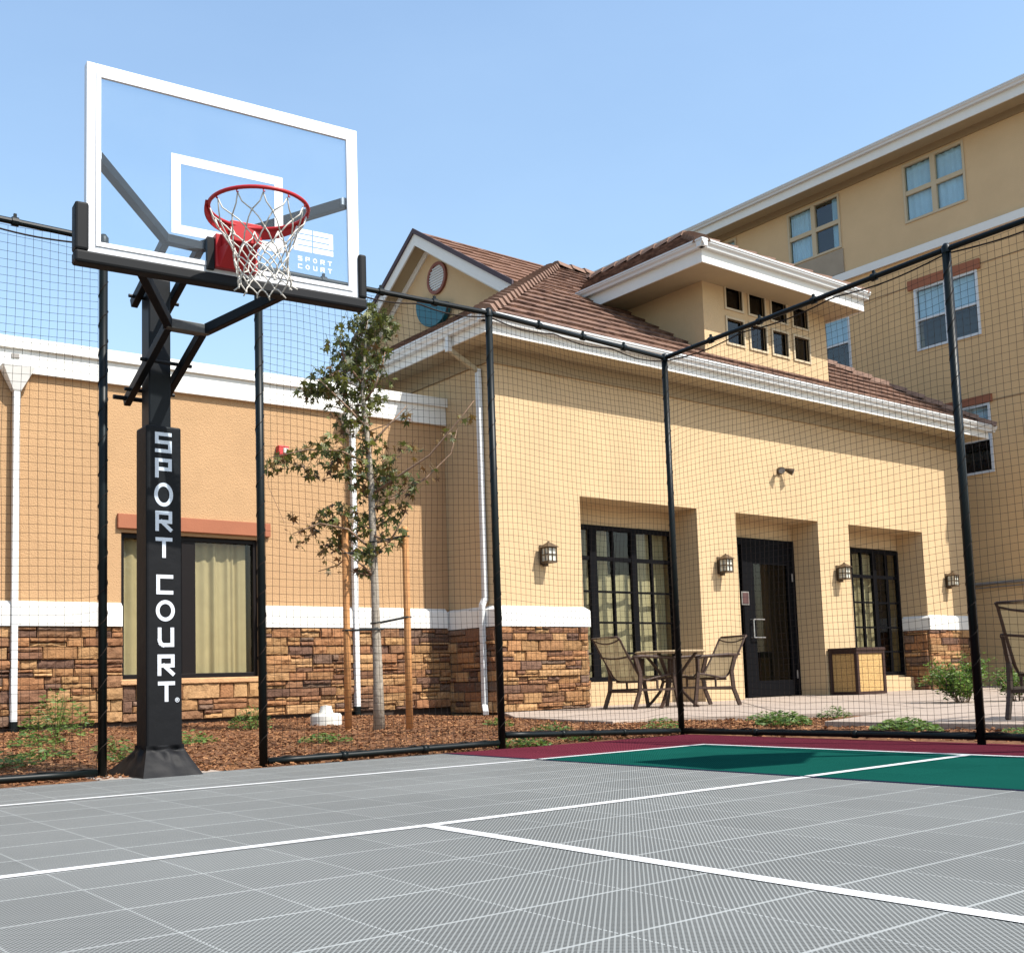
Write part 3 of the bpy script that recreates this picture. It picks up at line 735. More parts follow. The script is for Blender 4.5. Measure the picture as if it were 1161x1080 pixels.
mb = MB(); curtain(mb, 17.4, 18.3, .36, 2.6, YR+.13, .03, .13, 6)
subpart(mb, 'curtain', 'curtain_pale', mainb, w3, smooth=True)
q = MB()   # door wall
da, db = 13.57, 15.70
for a in ((da, .056, da+.09, 2.70), (db-.10, .056, db, 2.70), (da+.09, 2.58, db-.10, 2.70), (14.30, .056, 14.38, 2.58)): q.box(a[0], YR-.04, a[1], a[2], YR+.05, a[3])
df = part(q, 'door_frame', 'frame_black', mainb)
q = MB()
for a in ((14.38, .07, 14.60, 2.58), (15.50, .07, 15.60, 2.58), (14.60, .07, 15.50, .33), (14.60, 2.28, 15.50, 2.58)): q.box(a[0], YR-.03, a[1], a[2], YR+.02, a[3])
dr_ = part(q, 'door', 'frame_black', mainb)
subpart(MB().box(14.60, YR-.005, .33, 15.50, YR+.003, 2.28), 'pane', 'glass_dark', mainb, dr_)
subpart(MB().tube([(14.46,YR-.03,1.34),(14.46,YR-.09,1.34),(14.74,YR-.09,1.34)], .012, 8).tube([(14.46,YR-.03,1.04),(14.46,YR-.09,1.04),(14.46,YR-.09,1.34)], .012, 8).tube([(14.46,YR-.09,1.04),(14.74,YR-.09,1.04)], .012, 8), 'handle', 'steel', mainb, dr_)
subpart(MB().tube([(15.60,YR-.05,2.0),(15.60,YR-.05,2.14)], .013, 8), 'hinge', 'grey', mainb, dr_); subpart(MB().tube([(15.60,YR-.05,.35),(15.60,YR-.05,.49)], .013, 8), 'hinge', 'grey', mainb, dr_)
sidel = part(MB().box(da+.09, YR-.005, .07, 14.30, YR+.003, 2.58), 'side_light', 'glass_dark', mainb)
mb = MB(); curtain(mb, 15.1, 15.6, .1, 2.55, YR+.30, .025, .13, 12)
subpart(mb, 'curtain', 'curtain_pale', mainb, dr_, smooth=True)
mb = MB().box(14.235, YR-.052, 1.58, 14.42, YR-.041, 1.80)
pl = tag(mb.build('door_plaque', 'grey', loc=(14.33, YR, 1.58)), 'small grey framed notice on the dark door frame at eye height', 'sign')
o = MB().box(.02-.095, -.060, .02, .165-.095, -.053, .20).build('notice_face', mat('notice_red', (.07,.028,.025), .7)); o.parent = pl
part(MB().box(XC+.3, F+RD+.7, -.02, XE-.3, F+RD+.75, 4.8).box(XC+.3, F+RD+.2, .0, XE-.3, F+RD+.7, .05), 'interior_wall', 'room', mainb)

# ---------------------------------------------------------------- tall hotel block
hot = thing('hotel_building', 'four-storey tan hotel block with white eaves rising behind the tiled roof', 'building', (21.7, 12, 0))
HX = 21.7; HY0, HY1 = 6.17, 36.
wins = [(14.10,15.55,10.20,11.50,4),(11.09,12.50,10.17,11.50,4),(11.0,12.42,7.28,8.66,2),(14.03,15.45,7.30,8.66,2),(10.94,12.36,4.39,5.83,2),(14.03,15.45,4.39,5.83,2),(17.1,18.5,10.18,11.5,4),(17.1,18.5,7.3,8.66,2),(8.1,9.5,7.28,8.66,2),(8.1,9.5,10.17,11.5,4),(8.1,9.5,4.39,5.83,2)]
def wall_with_holes(mb, x, t, y0, y1, z0, z1, holes):
    zs = sorted(set([z0, z1] + [v for h in holes for v in h[2:4] if z0 < v < z1])); 
    for za, zb in zip(zs[:-1], zs[1:]):
        hs = sorted([(h[0], h[1]) for h in holes if h[2] <= za+1e-6 and h[3] >= zb-1e-6]); y = y0
        for a, b in hs: mb.box(x, y, za, x+t, a, zb); y = b
        mb.box(x, y, za, x+t, y1, zb)
mb = MB(); wall_with_holes(mb, HX, .3, HY0, HY1, 9.48, 12.2, [w_ for w_ in wins if w_[2] > 9.5])
part(mb, 'upper_wall', 'stucco_hotel', hot)
mb = MB(); wall_with_holes(mb, HX, .3, HY0, HY1, -.05, 9.47, [w_ for w_ in wins if w_[2] < 9.5]); mb.box(HX+.3, HY0, -.05, 38, HY0+.3, 12.2)
part(mb, 'lower_wall', 'stucco_low', hot)
part(MB().box(HX-.07, HY0-.07, 9.39, HX-.001, HY1, 9.57), 'cornice_band', 'white', hot)
part(MB().box(HX-.012, HY0, 8.745, HX-.001, HY1, 8.765).box(HX-.012, HY0, 5.855, HX-.001, HY1, 5.875), 'expansion_joint', 'stucco_hotel' if False else mat('joint_shadow', (.30,.20,.11), .9), hot)
part(MB().box(HX-.045, HY0, 11.55, HX-.001, HY1, 11.72), 'frieze', 'cream_shaded', hot)
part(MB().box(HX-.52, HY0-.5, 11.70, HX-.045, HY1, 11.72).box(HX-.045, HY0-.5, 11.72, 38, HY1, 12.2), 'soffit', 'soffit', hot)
part(MB().box(HX-.55, HY0-.55, 11.64, HX-.52, HY1, 11.86), 'fascia', 'white', hot)
mb = MB(); gutter(mb, HY0-.6, HY1, HX-.55, 11.84, '-x'); part(mb, 'gutter', 'whitemetal', hot)
mb = MB(); courses(mb, (HX-.6, HY1, 11.93), (HX-.6, HY0-.6, 11.93), (30, HY1, 15.2), (30, HY0-.6, 15.2), 12, .03); courses(mb, (38.6, HY0-.6, 11.93), (38.6, HY1, 11.93), (30, HY0-.6, 15.2), (30, HY1, 15.2), 12, .03); part(mb, 'roof', 'tile', hot)
for (a, b, c_, d2) in ((10.93,12.54,8.66,8.87),(10.88,12.46,5.84,6.0),(13.95,15.53,8.66,8.87),(8.03,9.6,8.66,8.87),(8.03,9.6,5.84,6.0)): part(MB().box(HX-.05, a, c_, HX-.001, b, d2), 'lintel', 'lintel', hot)
part(MB().box(HX-.03, 14.07, 9.60, HX+.0, 15.5, 10.17), 'vent_grille', mat('vent_grille_taupe', (.30,.24,.17), .7, var=.1), hot)
for i, (ya, yb, za, zb, n_) in enumerate(wins):
    q = MB(); t = .05; x0_, x1_ = HX-.025, HX+.06; ym = (ya+yb)/2; zm = (za+zb)/2 - (.02 if n_ == 2 else 0)
    q.box(x0_, ya, za, x1_, ya+t, zb); q.box(x0_, yb-t, za, x1_, yb, zb); q.box(x0_, ya+t, za, x1_, yb-t, za+t); q.box(x0_, ya+t, zb-t, x1_, yb-t, zb)
    mw = .055 if n_ == 4 else .035
    q.box(x0_+.005, ym-mw, za+t, x1_, ym+mw, zb-t)
    mz = .05 if n_ == 4 else .022
    q.box(x0_+.01, ya+t, zm-mz, x1_, ym-mw, zm+mz); q.box(x0_+.01, ym+mw, zm-mz, x1_, yb-t, zm+mz)
    wo = part(q, 'window', 'tan_trim' if n_ == 4 else 'whitemetal', hot)
    subpart(MB().box(HX+.03, ya+t, za+t, HX+.036, yb-t, zb-t), 'pane', 'glass_hotel', hot, wo)
    r = random.Random(i); q = MB()
    zlow = za+t if n_ == 4 else zm
    cuts = [(ya+.06, yb-.06)] if i != 0 else [(ym+.06, yb-.06), (ya+.06, ya+.25)]
    for (p0, p1) in cuts:
        n = 60; vs = []
        for k in range(n+1):
            y = p0+(p1-p0)*k/n; vs.append((HX+.085+.012*math.sin(k*.9+i)+.008*math.sin(k*.37), y))
        q.add([(x, y, zlow+.01) for x, y in vs]+[(x, y, zb-.05) for x, y in vs], [(k, k+1, n+2+k, n+1+k) for k in range(n)])
    subpart(q, 'curtain', 'drape', hot, wo, smooth=True)
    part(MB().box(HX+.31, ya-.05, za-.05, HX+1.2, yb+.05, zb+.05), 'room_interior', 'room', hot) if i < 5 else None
part(MB().tube([(HX-.07, 8.0, 2.12), (HX-.07, 20, 2.14)], .03, 8).tube([(HX-.05, 8, 2.04), (HX-.05, 20, 2.06)], .012, 6), 'wall_pipe', 'grey', hot)
part(MB().box(HX-.05, 10.42, 1.05, HX-.001, 10.56, 1.17), 'outlet_cover', 'grey', hot)

# ---------------------------------------------------------------- wall lanterns, spotlight, teal sign
def lantern(x, z, label):
    t = thing('wall_lantern', label, 'wall lamp', (x, F, z), 'lanterns on the facade piers'); t.scale = (.84, .84, .84)
    m = MB(); m.box(x-.065, F-.022, z-.16, x+.065, F-.001, z+.16); m.box(x-.025, F-.09, z+.10, x+.025, F-.022, z+.13); m.box(x-.035, F-.10, z-.19, x+.035, F-.03, z-.14)
    part(m, 'bracket', 'lantern', t, bevel=.004)
    c = V((x, F-.16, z)); hw = .085; m = MB()
    for sx in (-1, 1):
        for s_ in (-1, 1): m.box(c.x+sx*hw-.008, c.y+s_*hw-.008, z-.13, c.x+sx*hw+.008, c.y+s_*hw+.008, z+.10)
    for zz in (-.13, -.02, .09):
        for s_ in (-1, 1):
            m.box(c.x-hw+.008, c.y+s_*hw-.006, z+zz, c.x+hw-.008, c.y+s_*hw+.006, z+zz+.015)
            m.box(c.x+s_*hw-.006, c.y-hw+.008, z+zz, c.x+s_*hw+.006, c.y+hw-.008, z+zz+.015)
    for s_ in (-1, 1):
        m.box(c.x-.006, c.y+s_*(hw+.001)-.005, z-.115, c.x+.006, c.y+s_*(hw+.001)+.005, z+.09)
        m.box(c.x+s_*(hw+.001)-.005, c.y-.006, z-.115, c.x+s_*(hw+.001)+.005, c.y+.006, z+.09)
    m.box(c.x-hw-.005, c.y-hw-.005, z-.145, c.x+hw+.005, c.y+hw+.005, z-.1305)
    part(m, 'cage', 'lantern', t)
    part(MB().box(c.x-hw+.010, c.y-hw+.010, z-.128, c.x+hw-.010, c.y+hw-.010, z+.098), 'lamp_glass', 'lantern_glass', t)
    m = MB(); w_ = .125; m.add([c+V((-w_,-w_,.105)), c+V((w_,-w_,.105)), c+V((w_,w_,.105)), c+V((-w_,w_,.105)), c+V((-.02,-.02,.185)), c+V((.02,-.02,.185)), c+V((.02,.02,.185)), c+V((-.02,.02,.185))],
          [(3,2,1,0),(0,1,5,4),(1,2,6,5),(2,3,7,6),(3,0,4,7),(4,5,6,7)]); m.box(c.x-.012, c.y-.012, z+.185, c.x+.012, c.y+.012, z+.205)
    part(m, 'lamp_roof', 'lantern', t)
lantern(9.52, 2.13, 'bronze caged wall lantern left of the big window above the stone pier')
lantern(13.12, 2.13, 'bronze caged wall lantern between the big window and the dark door')
lantern(16.19, 2.12, 'bronze caged wall lantern above the wicker-sided box')
lantern(19.66, 2.10, 'bronze caged wall lantern in shade at the far right end of the facade')
sp_ = thing('spotlight', 'twin-headed bronze spotlight high on the tan wall above the door', 'spotlight', (14.72, F, 3.76)); sp_.scale = (.78, .78, .78)
part(MB().box(14.66, F-.05, 3.69, 14.78, F-.001, 3.81), 'junction_box', 'lantern', sp_, bevel=.006)
for s_ in (-1, 1):
    a = V((14.72+s_*.03, F-.05, 3.75)); b = V((14.72+s_*.13, F-.13, 3.77)); d_ = V((s_*.5, -.75, -.42)).normalized()
    m = MB(); m.tube([a, b], .016, 8); m.tube([b - d_*.05, b, b+d_*.05, b+d_*.13], [.03, .045, .06, .075], 14)
    hd = part(m, 'lamp_head', 'lantern', sp_, smooth=False)
    k = MB(); e1 = d_.orthogonal().normalized(); e2 = d_.cross(e1); c = b+d_*.132
    k.add([c+(e1*math.cos(t_*math.pi/8)+e2*math.sin(t_*math.pi/8))*.066 for t_ in range(16)], [tuple(range(16))])
    subpart(k, 'lens', 'grey', sp_, hd)
m = MB(); pts = []
tc_, tu, tv = V((GX-.14, 15.33, 7.17)), V((0,-.935,-.355)), V((0,.355,-.935))
for k in range(25):
    a = math.pi*k/24; pts.append(tc_ + tu*(-.50*math.cos(a)) + tv*(.40*math.sin(a)))
m.prism(pts, (.10, 0, 0))
sg = tag(m.build('gable_sign', 'teal', loc=(GX, 15.33, 6.9), bevel=.01), 'teal half-round board hanging on the gable under the round vent', 'sign')
m = MB().beam(tc_-tu*.5+V((.02,0,0)), tc_+tu*.5+V((.02,0,0)), .16, .03, (1,0,0))
o = m.build('top_edge', 'rake')
for v in o.data.vertices: v.co -= V((GX, 15.33, 6.9))
o.parent = sg

# ---------------------------------------------------------------- patio furniture
def rot2(p, a, o):
    c, s = math.cos(a), math.sin(a); return V((o[0]+p[0]*c-p[1]*s, o[1]+p[0]*s+p[1]*c, o[2]+p[2]))
def chair(loc, ang, label):
    """sling armchair; local +X is the direction it faces"""
    t = thing('patio_chair', label, 'chair', loc, 'sling chairs on the patio'); P = lambda x, y, z: rot2((x, y, z), ang, loc)
    prof = [(.30,.395),(.26,.425),(.15,.415),(0,.39),(-.12,.365),(-.19,.37),(-.25,.42),(-.32,.53),(-.41,.67),(-.48,.79),(-.53,.88),(-.565,.91)]
    hw = .27; m = MB(); ny = 8; vs = []
    for (x, z) in prof:
        for j in range(ny+1):
            y = -hw + 2*hw*j/ny; sag = .022*(1-(y/hw)**2); vs.append(P(x - (sag if z > .5 else 0), y, z - (sag if z < .5 else 0)))
    fs = []
    for i in range(len(prof)-1):
        for j in range(ny): fs.append((i*(ny+1)+j, i*(ny+1)+j+1, (i+1)*(ny+1)+j+1, (i+1)*(ny+1)+j))
    m.add(vs, fs); part(m, 'sling_seat', 'sling', t, smooth=True)
    m = MB()
    for s in (-1, 1): m.tube([P(x, s*(hw+.004), z) for x, z in prof], .014, 8)
    m.tube([P(-.565, y, .91) for y in (-hw, 0, hw)], .013, 8); m.tube([P(-.53, y, .88-.05*(1-(y/hw)**2)) for y in (-hw, -.18, -.09, 0, .09, .18, hw)], .010, 6)
    m.tube([P(.30, y, .385) for y in (-hw, hw)], .013, 8); m.tube([P(-.20, y, .345) for y in (-hw, hw)], .013, 8)
    m.tube([P(-.415, y, .66-.02*(1-(y/hw)**2)) for y in (-hw-.04, -.1, .1, hw+.04)], .011, 6)
    part(m, 'sling_frame', 'chairframe', t, smooth=True)
    for s in (-1, 1):
        y = s*(hw+.045)
        part(MB().tube([P(-.36, y, .655), P(-.22, y, .665), P(.0, y, .655), P(.20, y, .645), P(.29, y, .625)], .021, 8), 'armrest', 'chairframe', t, smooth=True)
        m = MB()
        pl = [(.27,.63),(.27,.45),(.30,.22),(.34,0)]
        for (a, b) in zip(pl[:-1], pl[1:]): m.beam(P(a[0], y, a[1]+.0), P(b[0], y, b[1]), .03, .045)
        part(m, 'leg', 'chairframe', t)
        m = MB(); pl = [(-.33,.65),(-.26,.45),(-.28,.22),(-.37,0)]
        for (a, b) in zip(pl[:-1], pl[1:]): m.beam(P(a[0], y, a[1]), P(b[0], y, b[1]), .03, .05)
        part(m, 'leg', 'chairframe', t)
        part(MB().beam(P(-.28, y, .24), P(.30, y, .24), .022, .028), 'side_rail', 'chairframe', t)
    part(MB().beam(P(-.28, -hw-.04, .22), P(-.28, hw+.04, .22), .022, .028).beam(P(.0, -hw-.04, .36), P(.0, hw+.04, .36), .022, .028).beam(P(.0, -hw-.045, .37), P(.0, -hw-.045, .24), .02, .02).beam(P(.0, hw+.045, .37), P(.0, hw+.045, .24), .02, .02), 'cross_rail', 'chairframe', t)
    return t
chair((10.21, 9.93, .055), math.radians(-8), 'sling patio chair left of the round table with its shaded back to the court')
chair((11.10, 9.71, .055), math.radians(167), 'sling patio chair right of the round table in front of the dark door')
chair((8.93, 4.08, .053), math.radians(8), 'sling patio chair cut off by the right edge beyond the net')
t = thing('patio_table', 'round bronze patio table with curved legs between the two sling chairs', 'table', (10.60, 9.78, .055)); tc = V((10.60, 9.78, .055))
part(MB().lathe(tc, [(0,.70),(.43,.70),(.455,.712),(.455,.722),(.43,.732),(0,.732)], 36), 'tabletop', mat('table_top_bronze', (.36,.27,.16), .5, var=.1), t, smooth=False)
for k in range(4):
    a = math.radians(20+90*k); d_ = V((math.cos(a), math.sin(a), 0))
    pl = [(.36,.70),(.27,.60),(.15,.45),(.11,.33),(.16,.20),(.27,.08),(.36,0)]
    m = MB()
    nrm_ = V((-d_.y, d_.x, 0))
    for (p0, p1) in zip(pl[:-1], pl[1:]): m.beam(tc+d_*p0[0]+V((0,0,p0[1])), tc+d_*p1[0]+V((0,0,p1[1])), .028, .042, nrm_)
    part(m, 'leg', 'chairframe', t)
part(MB().lathe(tc, [(.10,.32),(.125,.32),(.125,.35),(.10,.35),(.10,.32)], 24), 'leg_ring', 'chairframe', t)

# wicker-sided box
bx0, bx1, by0, by1, bz0, bz1 = 15.75, 16.55, 10.44, 10.97, .057, .83
bt = thing('storage_box', 'dark-framed box with tan wicker sides against the facade pier', 'box', ((bx0+bx1)/2, (by0+by1)/2, bz0))
m = MB(); t_ = .055
for x in (bx0, bx1-t_):
    for y in (by0, by1-t_): m.box(x, y, bz0, x+t_, y+t_, bz1-.05)
for z in (bz0, bz1-.10):
    zz = z+.05
    m.box(bx0+t_, by0+.004, z, bx1-t_, by0+t_-.004, zz); m.box(bx0+t_, by1-t_+.004, z, bx1-t_, by1-.004, zz)
    m.box(bx0+.004, by0+t_, z, bx0+t_-.004, by1-t_, zz); m.box(bx1-t_+.004, by0+t_, z, bx1-.004, by1-t_, zz)
part(m, 'frame', 'boxwood', bt)
part(MB().box(bx0-.015, by0-.015, bz1-.049, bx1+.015, by1+.01, bz1), 'lid', 'boxwood', bt, bevel=.008)
part(MB().box(bx0+t_, by0+.02, bz0+.05, bx1-t_, by0+.035, bz1-.10), 'wicker_panel', 'wicker', bt)
part(MB().box(bx0+.02, by0+t_, bz0+.05, bx0+.035, by1-t_, bz1-.10), 'wicker_panel', 'wicker', bt)
part(MB().box(bx1-.035, by0+t_, bz0+.05, bx1-.02, by1-t_, bz1-.10), 'wicker_panel', 'wicker', bt)

# white PVC cleanout cap in the bed
m = MB(); vx, vy = 5.66, 10.1; vz = gz(vx, vy)
m.lathe((vx, vy, vz-.02), [(0,.0),(.16,.0),(.165,.02),(.165,.11),(.15,.135),(.075,.145),(.075,.145),(.066,.18),(.06,.215),(.0,.225)], 28)
tag(m.build('cleanout_cap', 'pvc', loc=(vx, vy, 0), smooth=False), 'white round plastic drain cap sitting in the bark mulch by the wall', 'drain cap')

# ---------------------------------------------------------------- net fence
FH = 3.10
def post_obj(t, x, y, r=.025):
    p = part(MB().tube([(x, y, -.02), (x, y, FH)], r, 14).lathe((x, y, FH-.005), [(r+.004,-.03),(r+.004,.01),(r*.6,.03),(0,.035)], 14), 'post', 'blackpipe', t, smooth=True)
    # lacing cord and clips
    q = MB(); pts = []
    for i in range(221):
        a = i/220*2*math.pi*17; rr0 = r+.0015; pts.append((x+rr0*math.cos(a), y+rr0*math.sin(a), .05+(FH-.12)*i/220 + .006*math.sin(i*.9)))
    q.tube(pts, .0022, 4)
    subpart(q, 'lacing_cord', 'netblack', t, p)
    return p
def net(mb, p, q, z0, z1, seed, cell=.0455, sag=.032, r=.00125, zt=None, drop=0.):
    rn = random.Random(seed); p, q = V(p), V(q); L = (q-p).length; d = (q-p)/L; n = V((-d.y, d.x, 0))
    nu = int(L/cell); nv = int((z1-z0)/cell)
    G = []
    for i in range(nu+1):
        u = i/nu; col = []
        for j in range(nv+1):
            v = j/nv
            nz_ = noise.noise(V((u*L*1.3+seed*7, v*3.1*1.1, seed)))
            nz2 = noise.noise(V((u*L*3.1+seed*3, v*3.1*2.6, seed+5)))
            edge = min(u, 1-u)*L; pull = math.exp(-edge/.14)
            dz = -sag*(1-math.cos(2*math.pi*u))*.5*(.35+.65*abs(math.sin(v*4.2+seed))) + .026*nz_ + .010*nz2 + pull*.016*math.sin(v*21+seed*2) - drop*math.sin(math.pi*u)*v
            du = .012*noise.noise(V((u*L*2+9, v*5, seed+2))) + .012*math.sin(v*7+seed)*math.sin(math.pi*u)
            dn = .06*nz_*math.sin(math.pi*u)
            if j == 0: dz *= .2
            if j == nv: dz = -drop*math.sin(math.pi*u)*1 - .01*math.sin(u*L*6)**2
            if i in (0, nu): du = 0; dn = 0
            col.append(p + d*(u*L+du) + n*dn + V((0,0,z0+(z1-z0)*v+dz)))
        G.append(col)
    for i in range(nu+1): mb.tube(G[i], r, 3, False)
    for j in range(nv+1): mb.tube([G[i][j] for i in range(nu+1)], r, 3, False)
def rail(mb, pts, r=.018):
    mb.tube(pts, r, 10)
def rope(mb, p, q, drop, r=.005, seed=0, spans=4):
    p, q = V(p), V(q); pts = []; n = 40
    for i in range(n+1):
        u = i/n; pts.append(p.lerp(q, u) + V((0,0,-.022 - drop*abs(math.sin(math.pi*u*spans)))))
    mb.tube(pts, r, 5)
def bay(t, a, b, seed, base=(.05,.05), top=True, off=.0):
    a3, b3 = V((a[0], a[1], 0)), V((b[0], b[1], 0)); d = (b3-a3).normalized()
    ra, rb = a3+d*.03, b3-d*.03; n = V((-d.y, d.x, 0))
    m = MB(); rail(m, [ra+V((0,0,FH-.01)), rb+V((0,0,FH-.01))])
    L = (rb-ra).length; k = int(L/.55)
    for i in range(1, k+1):
        c = ra.lerp(rb, i/(k+1)) + V((0,0,FH-.01)); m.tube([c-d*.018, c+d*.018], .026, 10); m.box(c.x-.008, c.y-.008, c.z+.02, c.x+.008, c.y+.008, c.z+.045)
    tr = part(m, 'top_rail', 'blackpipe', t, smooth=False)
    m = MB(); rope(m, ra+V((0,0,FH-.02)), rb+V((0,0,FH-.02)), .03, .0055, seed, 3)
    subpart(m, 'lacing_rope', 'netblack', t, tr)
    m = MB(); pts = [ra.lerp(rb, i/8)+n*off*math.sin(math.pi*i/8)+V((0,0, base[0]+(base[1]-base[0])*i/8)) for i in range(9)]
    rail(m, pts, .021); 
    for f_ in (.3, .65): 
        c = ra.lerp(rb, f_) + n*off*math.sin(math.pi*f_) + V((0,0,base[0]+(base[1]-base[0])*f_)); m.tube([c-d*.02, c+d*.02], .028, 10)
    br = part(m, 'bottom_rail', 'blackpipe', t, smooth=True)
    m = MB(); pts = [ra.lerp(rb, i/30)+V((0,0,base[0]+(base[1]-base[0])*i/30+.02+.018*noise.noise(V((i*.7, seed, 0))))) for i in range(31)]
    m.tube(pts, .006, 5); subpart(m, 'lacing_rope', 'netblack', t, br)
    m = MB(); net(m, ra, rb, (base[0]+base[1])/2+.01, FH-.03, seed); part(m, 'netting', 'netblack', t)
p0 = (-.35, 6.14); p1 = (2.0, 6.10); p2 = (2.93, 6.0); p3 = (4.68, 5.90); p4 = (6.60, 6.0); p5 = (6.40, 3.43); p6 = (6.33, .9); p7 = (6.3, -1.8)
fl = thing('net_fence', 'black netted court fence at the far left ending beside the padded hoop pole', 'fence', (2.0, 6.10, 0))
post_obj(fl, *p0); post_obj(fl, *p1); bay(fl, p0, p1, 1, (.035,.035))
fr = thing('net_fence', 'long black netted court fence on four tall posts wrapping round the court corner', 'fence', (2.93, 6.0, 0))
for p_ in (p2, p3, p4, p5, p6): post_obj(fr, *p_)
bay(fr, p2, p3, 2, (.035,.05)); bay(fr, p3, p4, 3, (.10,.03)); bay(fr, p4, p5, 4, (.03,.06)); bay(fr, p5, p6, 5, (.06,.05))

# ---------------------------------------------------------------- basketball hoop
hp = thing('basketball_hoop', 'black pole basketball hoop with glass backboard, red rim and white net', 'basketball hoop', (2.267, 5.985, 0))
px0, px1, py0, py1 = 2.205, 2.335, 5.925, 6.05
part(MB().box(px0, py0, .0, px1, py1, 2.86), 'pole', 'black', hp, bevel=.008)
# padding
qx0, qx1, qy0, qy1 = 2.165, 2.37, 5.86, 6.03
pad = part(MB().box(qx0, qy0, .11, qx1, qy1, 1.975), 'pole_pad', 'vinyl', hp, bevel=.012)
m = MB()
lo = [(2.10, 5.74), (2.44, 5.74), (2.43, 6.12), (2.09, 6.32)]; e_ = .006; hi = [(qx0-e_, qy0-e_), (qx1+e_, qy0-e_), (qx1+e_, qy1+e_), (qx0-e_, qy1+e_)]
prof = [(.178, 0, .012), (.168, 0, .014), (.158, 0, .004), (.150, .02, .004), (.138, .10, .010), (.115, .24, .010), (.085, .46, .006), (.055, .68, .004), (.025, .90, .002), (.012, 1.0, .0)]
NS = 16
for c_ in range(4):
    vs = []
    for (z, t_, bul) in prof:
        for s_ in range(NS+1):
            f = s_/NS
            A0 = V((*hi[c_], 0)).lerp(V((*hi[(c_+1) % 4], 0)), f); B0 = V((*lo[c_], 0)).lerp(V((*lo[(c_+1) % 4], 0)), f)
            p = A0.lerp(B0, t_); d_ = (V((*hi[(c_+1) % 4], 0))-V((*hi[c_], 0))).normalized(); o_ = V((d_.y, -d_.x, 0))
            ed = min(1, min(f, 1-f)*6)
            wr = (.019*noise.noise(V((f*3+c_*5, z*30, 2)))*math.sin(min(1, t_+.15)*3.0) + .008*noise.noise(V((f*9, z*60, c_))))*ed if t_ < .98 else 0
            fold = .011*math.sin(f*11+z*60)*max(0, 1-abs(z-.145)/.05)*ed
            vs.append(p + o_*(bul*ed*.6+wr+fold) + V((0, 0, z + (.004*noise.noise(V((f*6, c_, 1))) if z > .02 else 0))))
    fs = []
    for i in range(len(prof)-1):
        for k in range(NS): fs.append((i*(NS+1)+k, (i+1)*(NS+1)+k, (i+1)*(NS+1)+k+1, i*(NS+1)+k+1))
    m.add(vs, fs)
subpart(m, 'pad_skirt', 'vinyl', hp, pad, smooth=True)
# lettering strokes
GL = {'S': [[(1,1),(0,1),(0,.52),(1,.52),(1,0),(0,0)]], 'P': [[(0,0),(0,1),(1,1),(1,.45),(0,.45)]], 'R': [[(0,0),(0,1),(1,1),(1,.47),(0,.47)], [(.35,.47),(1,0)]],
      'T': [[(0,1),(1,1)], [(.5,1),(.5,0)]], 'C': [[(1,.98),(0,.98),(0,0),(1,0)]], 'U': [[(.05,1),(.05,.30),(.14,.1),(.32,0),(1,0)], [(1,1),(1,0)]], 'O': None}
def glyph(mb, ch, o, u, v, n, w, h, t, d=.0022):
    """stroke letter: o = lower-left, u right, v up, n outward"""
    o, u, v, n = V(o), V(u).normalized(), V(v).normalized(), V(n).normalized()
    P = lambda x, y: o + u*(t/2 + x*(w-t)) + v*(t/2 + y*(h-t))
    if ch == 'O':
        K = 28; c = o+u*w/2+v*h/2
        for k in range(K):
            a0, a1 = 2*math.pi*k/K, 2*math.pi*(k+1)/K
            R = lambda a, s: c + u*math.cos(a)*(w/2-s) + v*math.sin(a)*(h/2-s) + n*d
            mb.quad(R(a0, 0), R(a1, 0), R(a1, t), R(a0, t))
        return
    for i_, pl in enumerate(GL[ch]):
        for (a, b) in zip(pl[:-1], pl[1:]):
            A0, B0 = P(*a), P(*b); dr = (B0-A0).normalized(); sd_ = n.cross(dr)*t/2; e_ = dr*t/2
            dd = n*(d + .00025*(i_+1) + .0001*pl.index(a))
            mb.quad(A0-e_-sd_+dd, B0+e_-sd_+dd, B0+e_+sd_+dd, A0-e_+sd_+dd)
m = MB()
for ch, xc, za, zb in (('S',2.262,1.936,1.819),('P',2.262,1.786,1.674),('O',2.263,1.647,1.511),('R',2.263,1.485,1.370),('T',2.264,1.335,1.220),('C',2.268,1.126,1.014),('O',2.271,.982,.863),('U',2.272,.828,.720),('R',2.274,.678,.560),('T',2.276,.528,.416)):
    w_ = .098 if ch != 'O' else .110
    glyph(m, ch, (xc-w_/2, qy0, zb), (1,0,0), (0,0,1), (0,-1,0), w_, za-zb, .021)
    if zb == 1.220: subpart(m, 'lettering', 'letters', hp, pad); m = MB()
c = V((2.338, qy0-.0023, .424))
for k in range(16):
    a0, a1 = 2*math.pi*k/16, 2*math.pi*(k+1)/16
    m.quad(c+V((math.cos(a0),0,math.sin(a0)))*.013, c+V((math.cos(a1),0,math.sin(a1)))*.013, c+V((math.cos(a1),0,math.sin(a1)))*.010, c+V((math.cos(a0),0,math.sin(a0)))*.010)
glyph(m, 'R', (2.333, qy0, .418), (1,0,0), (0,0,1), (0,-1,0), .010, .013, .003)
subpart(m, 'lettering', 'letters', hp, pad)
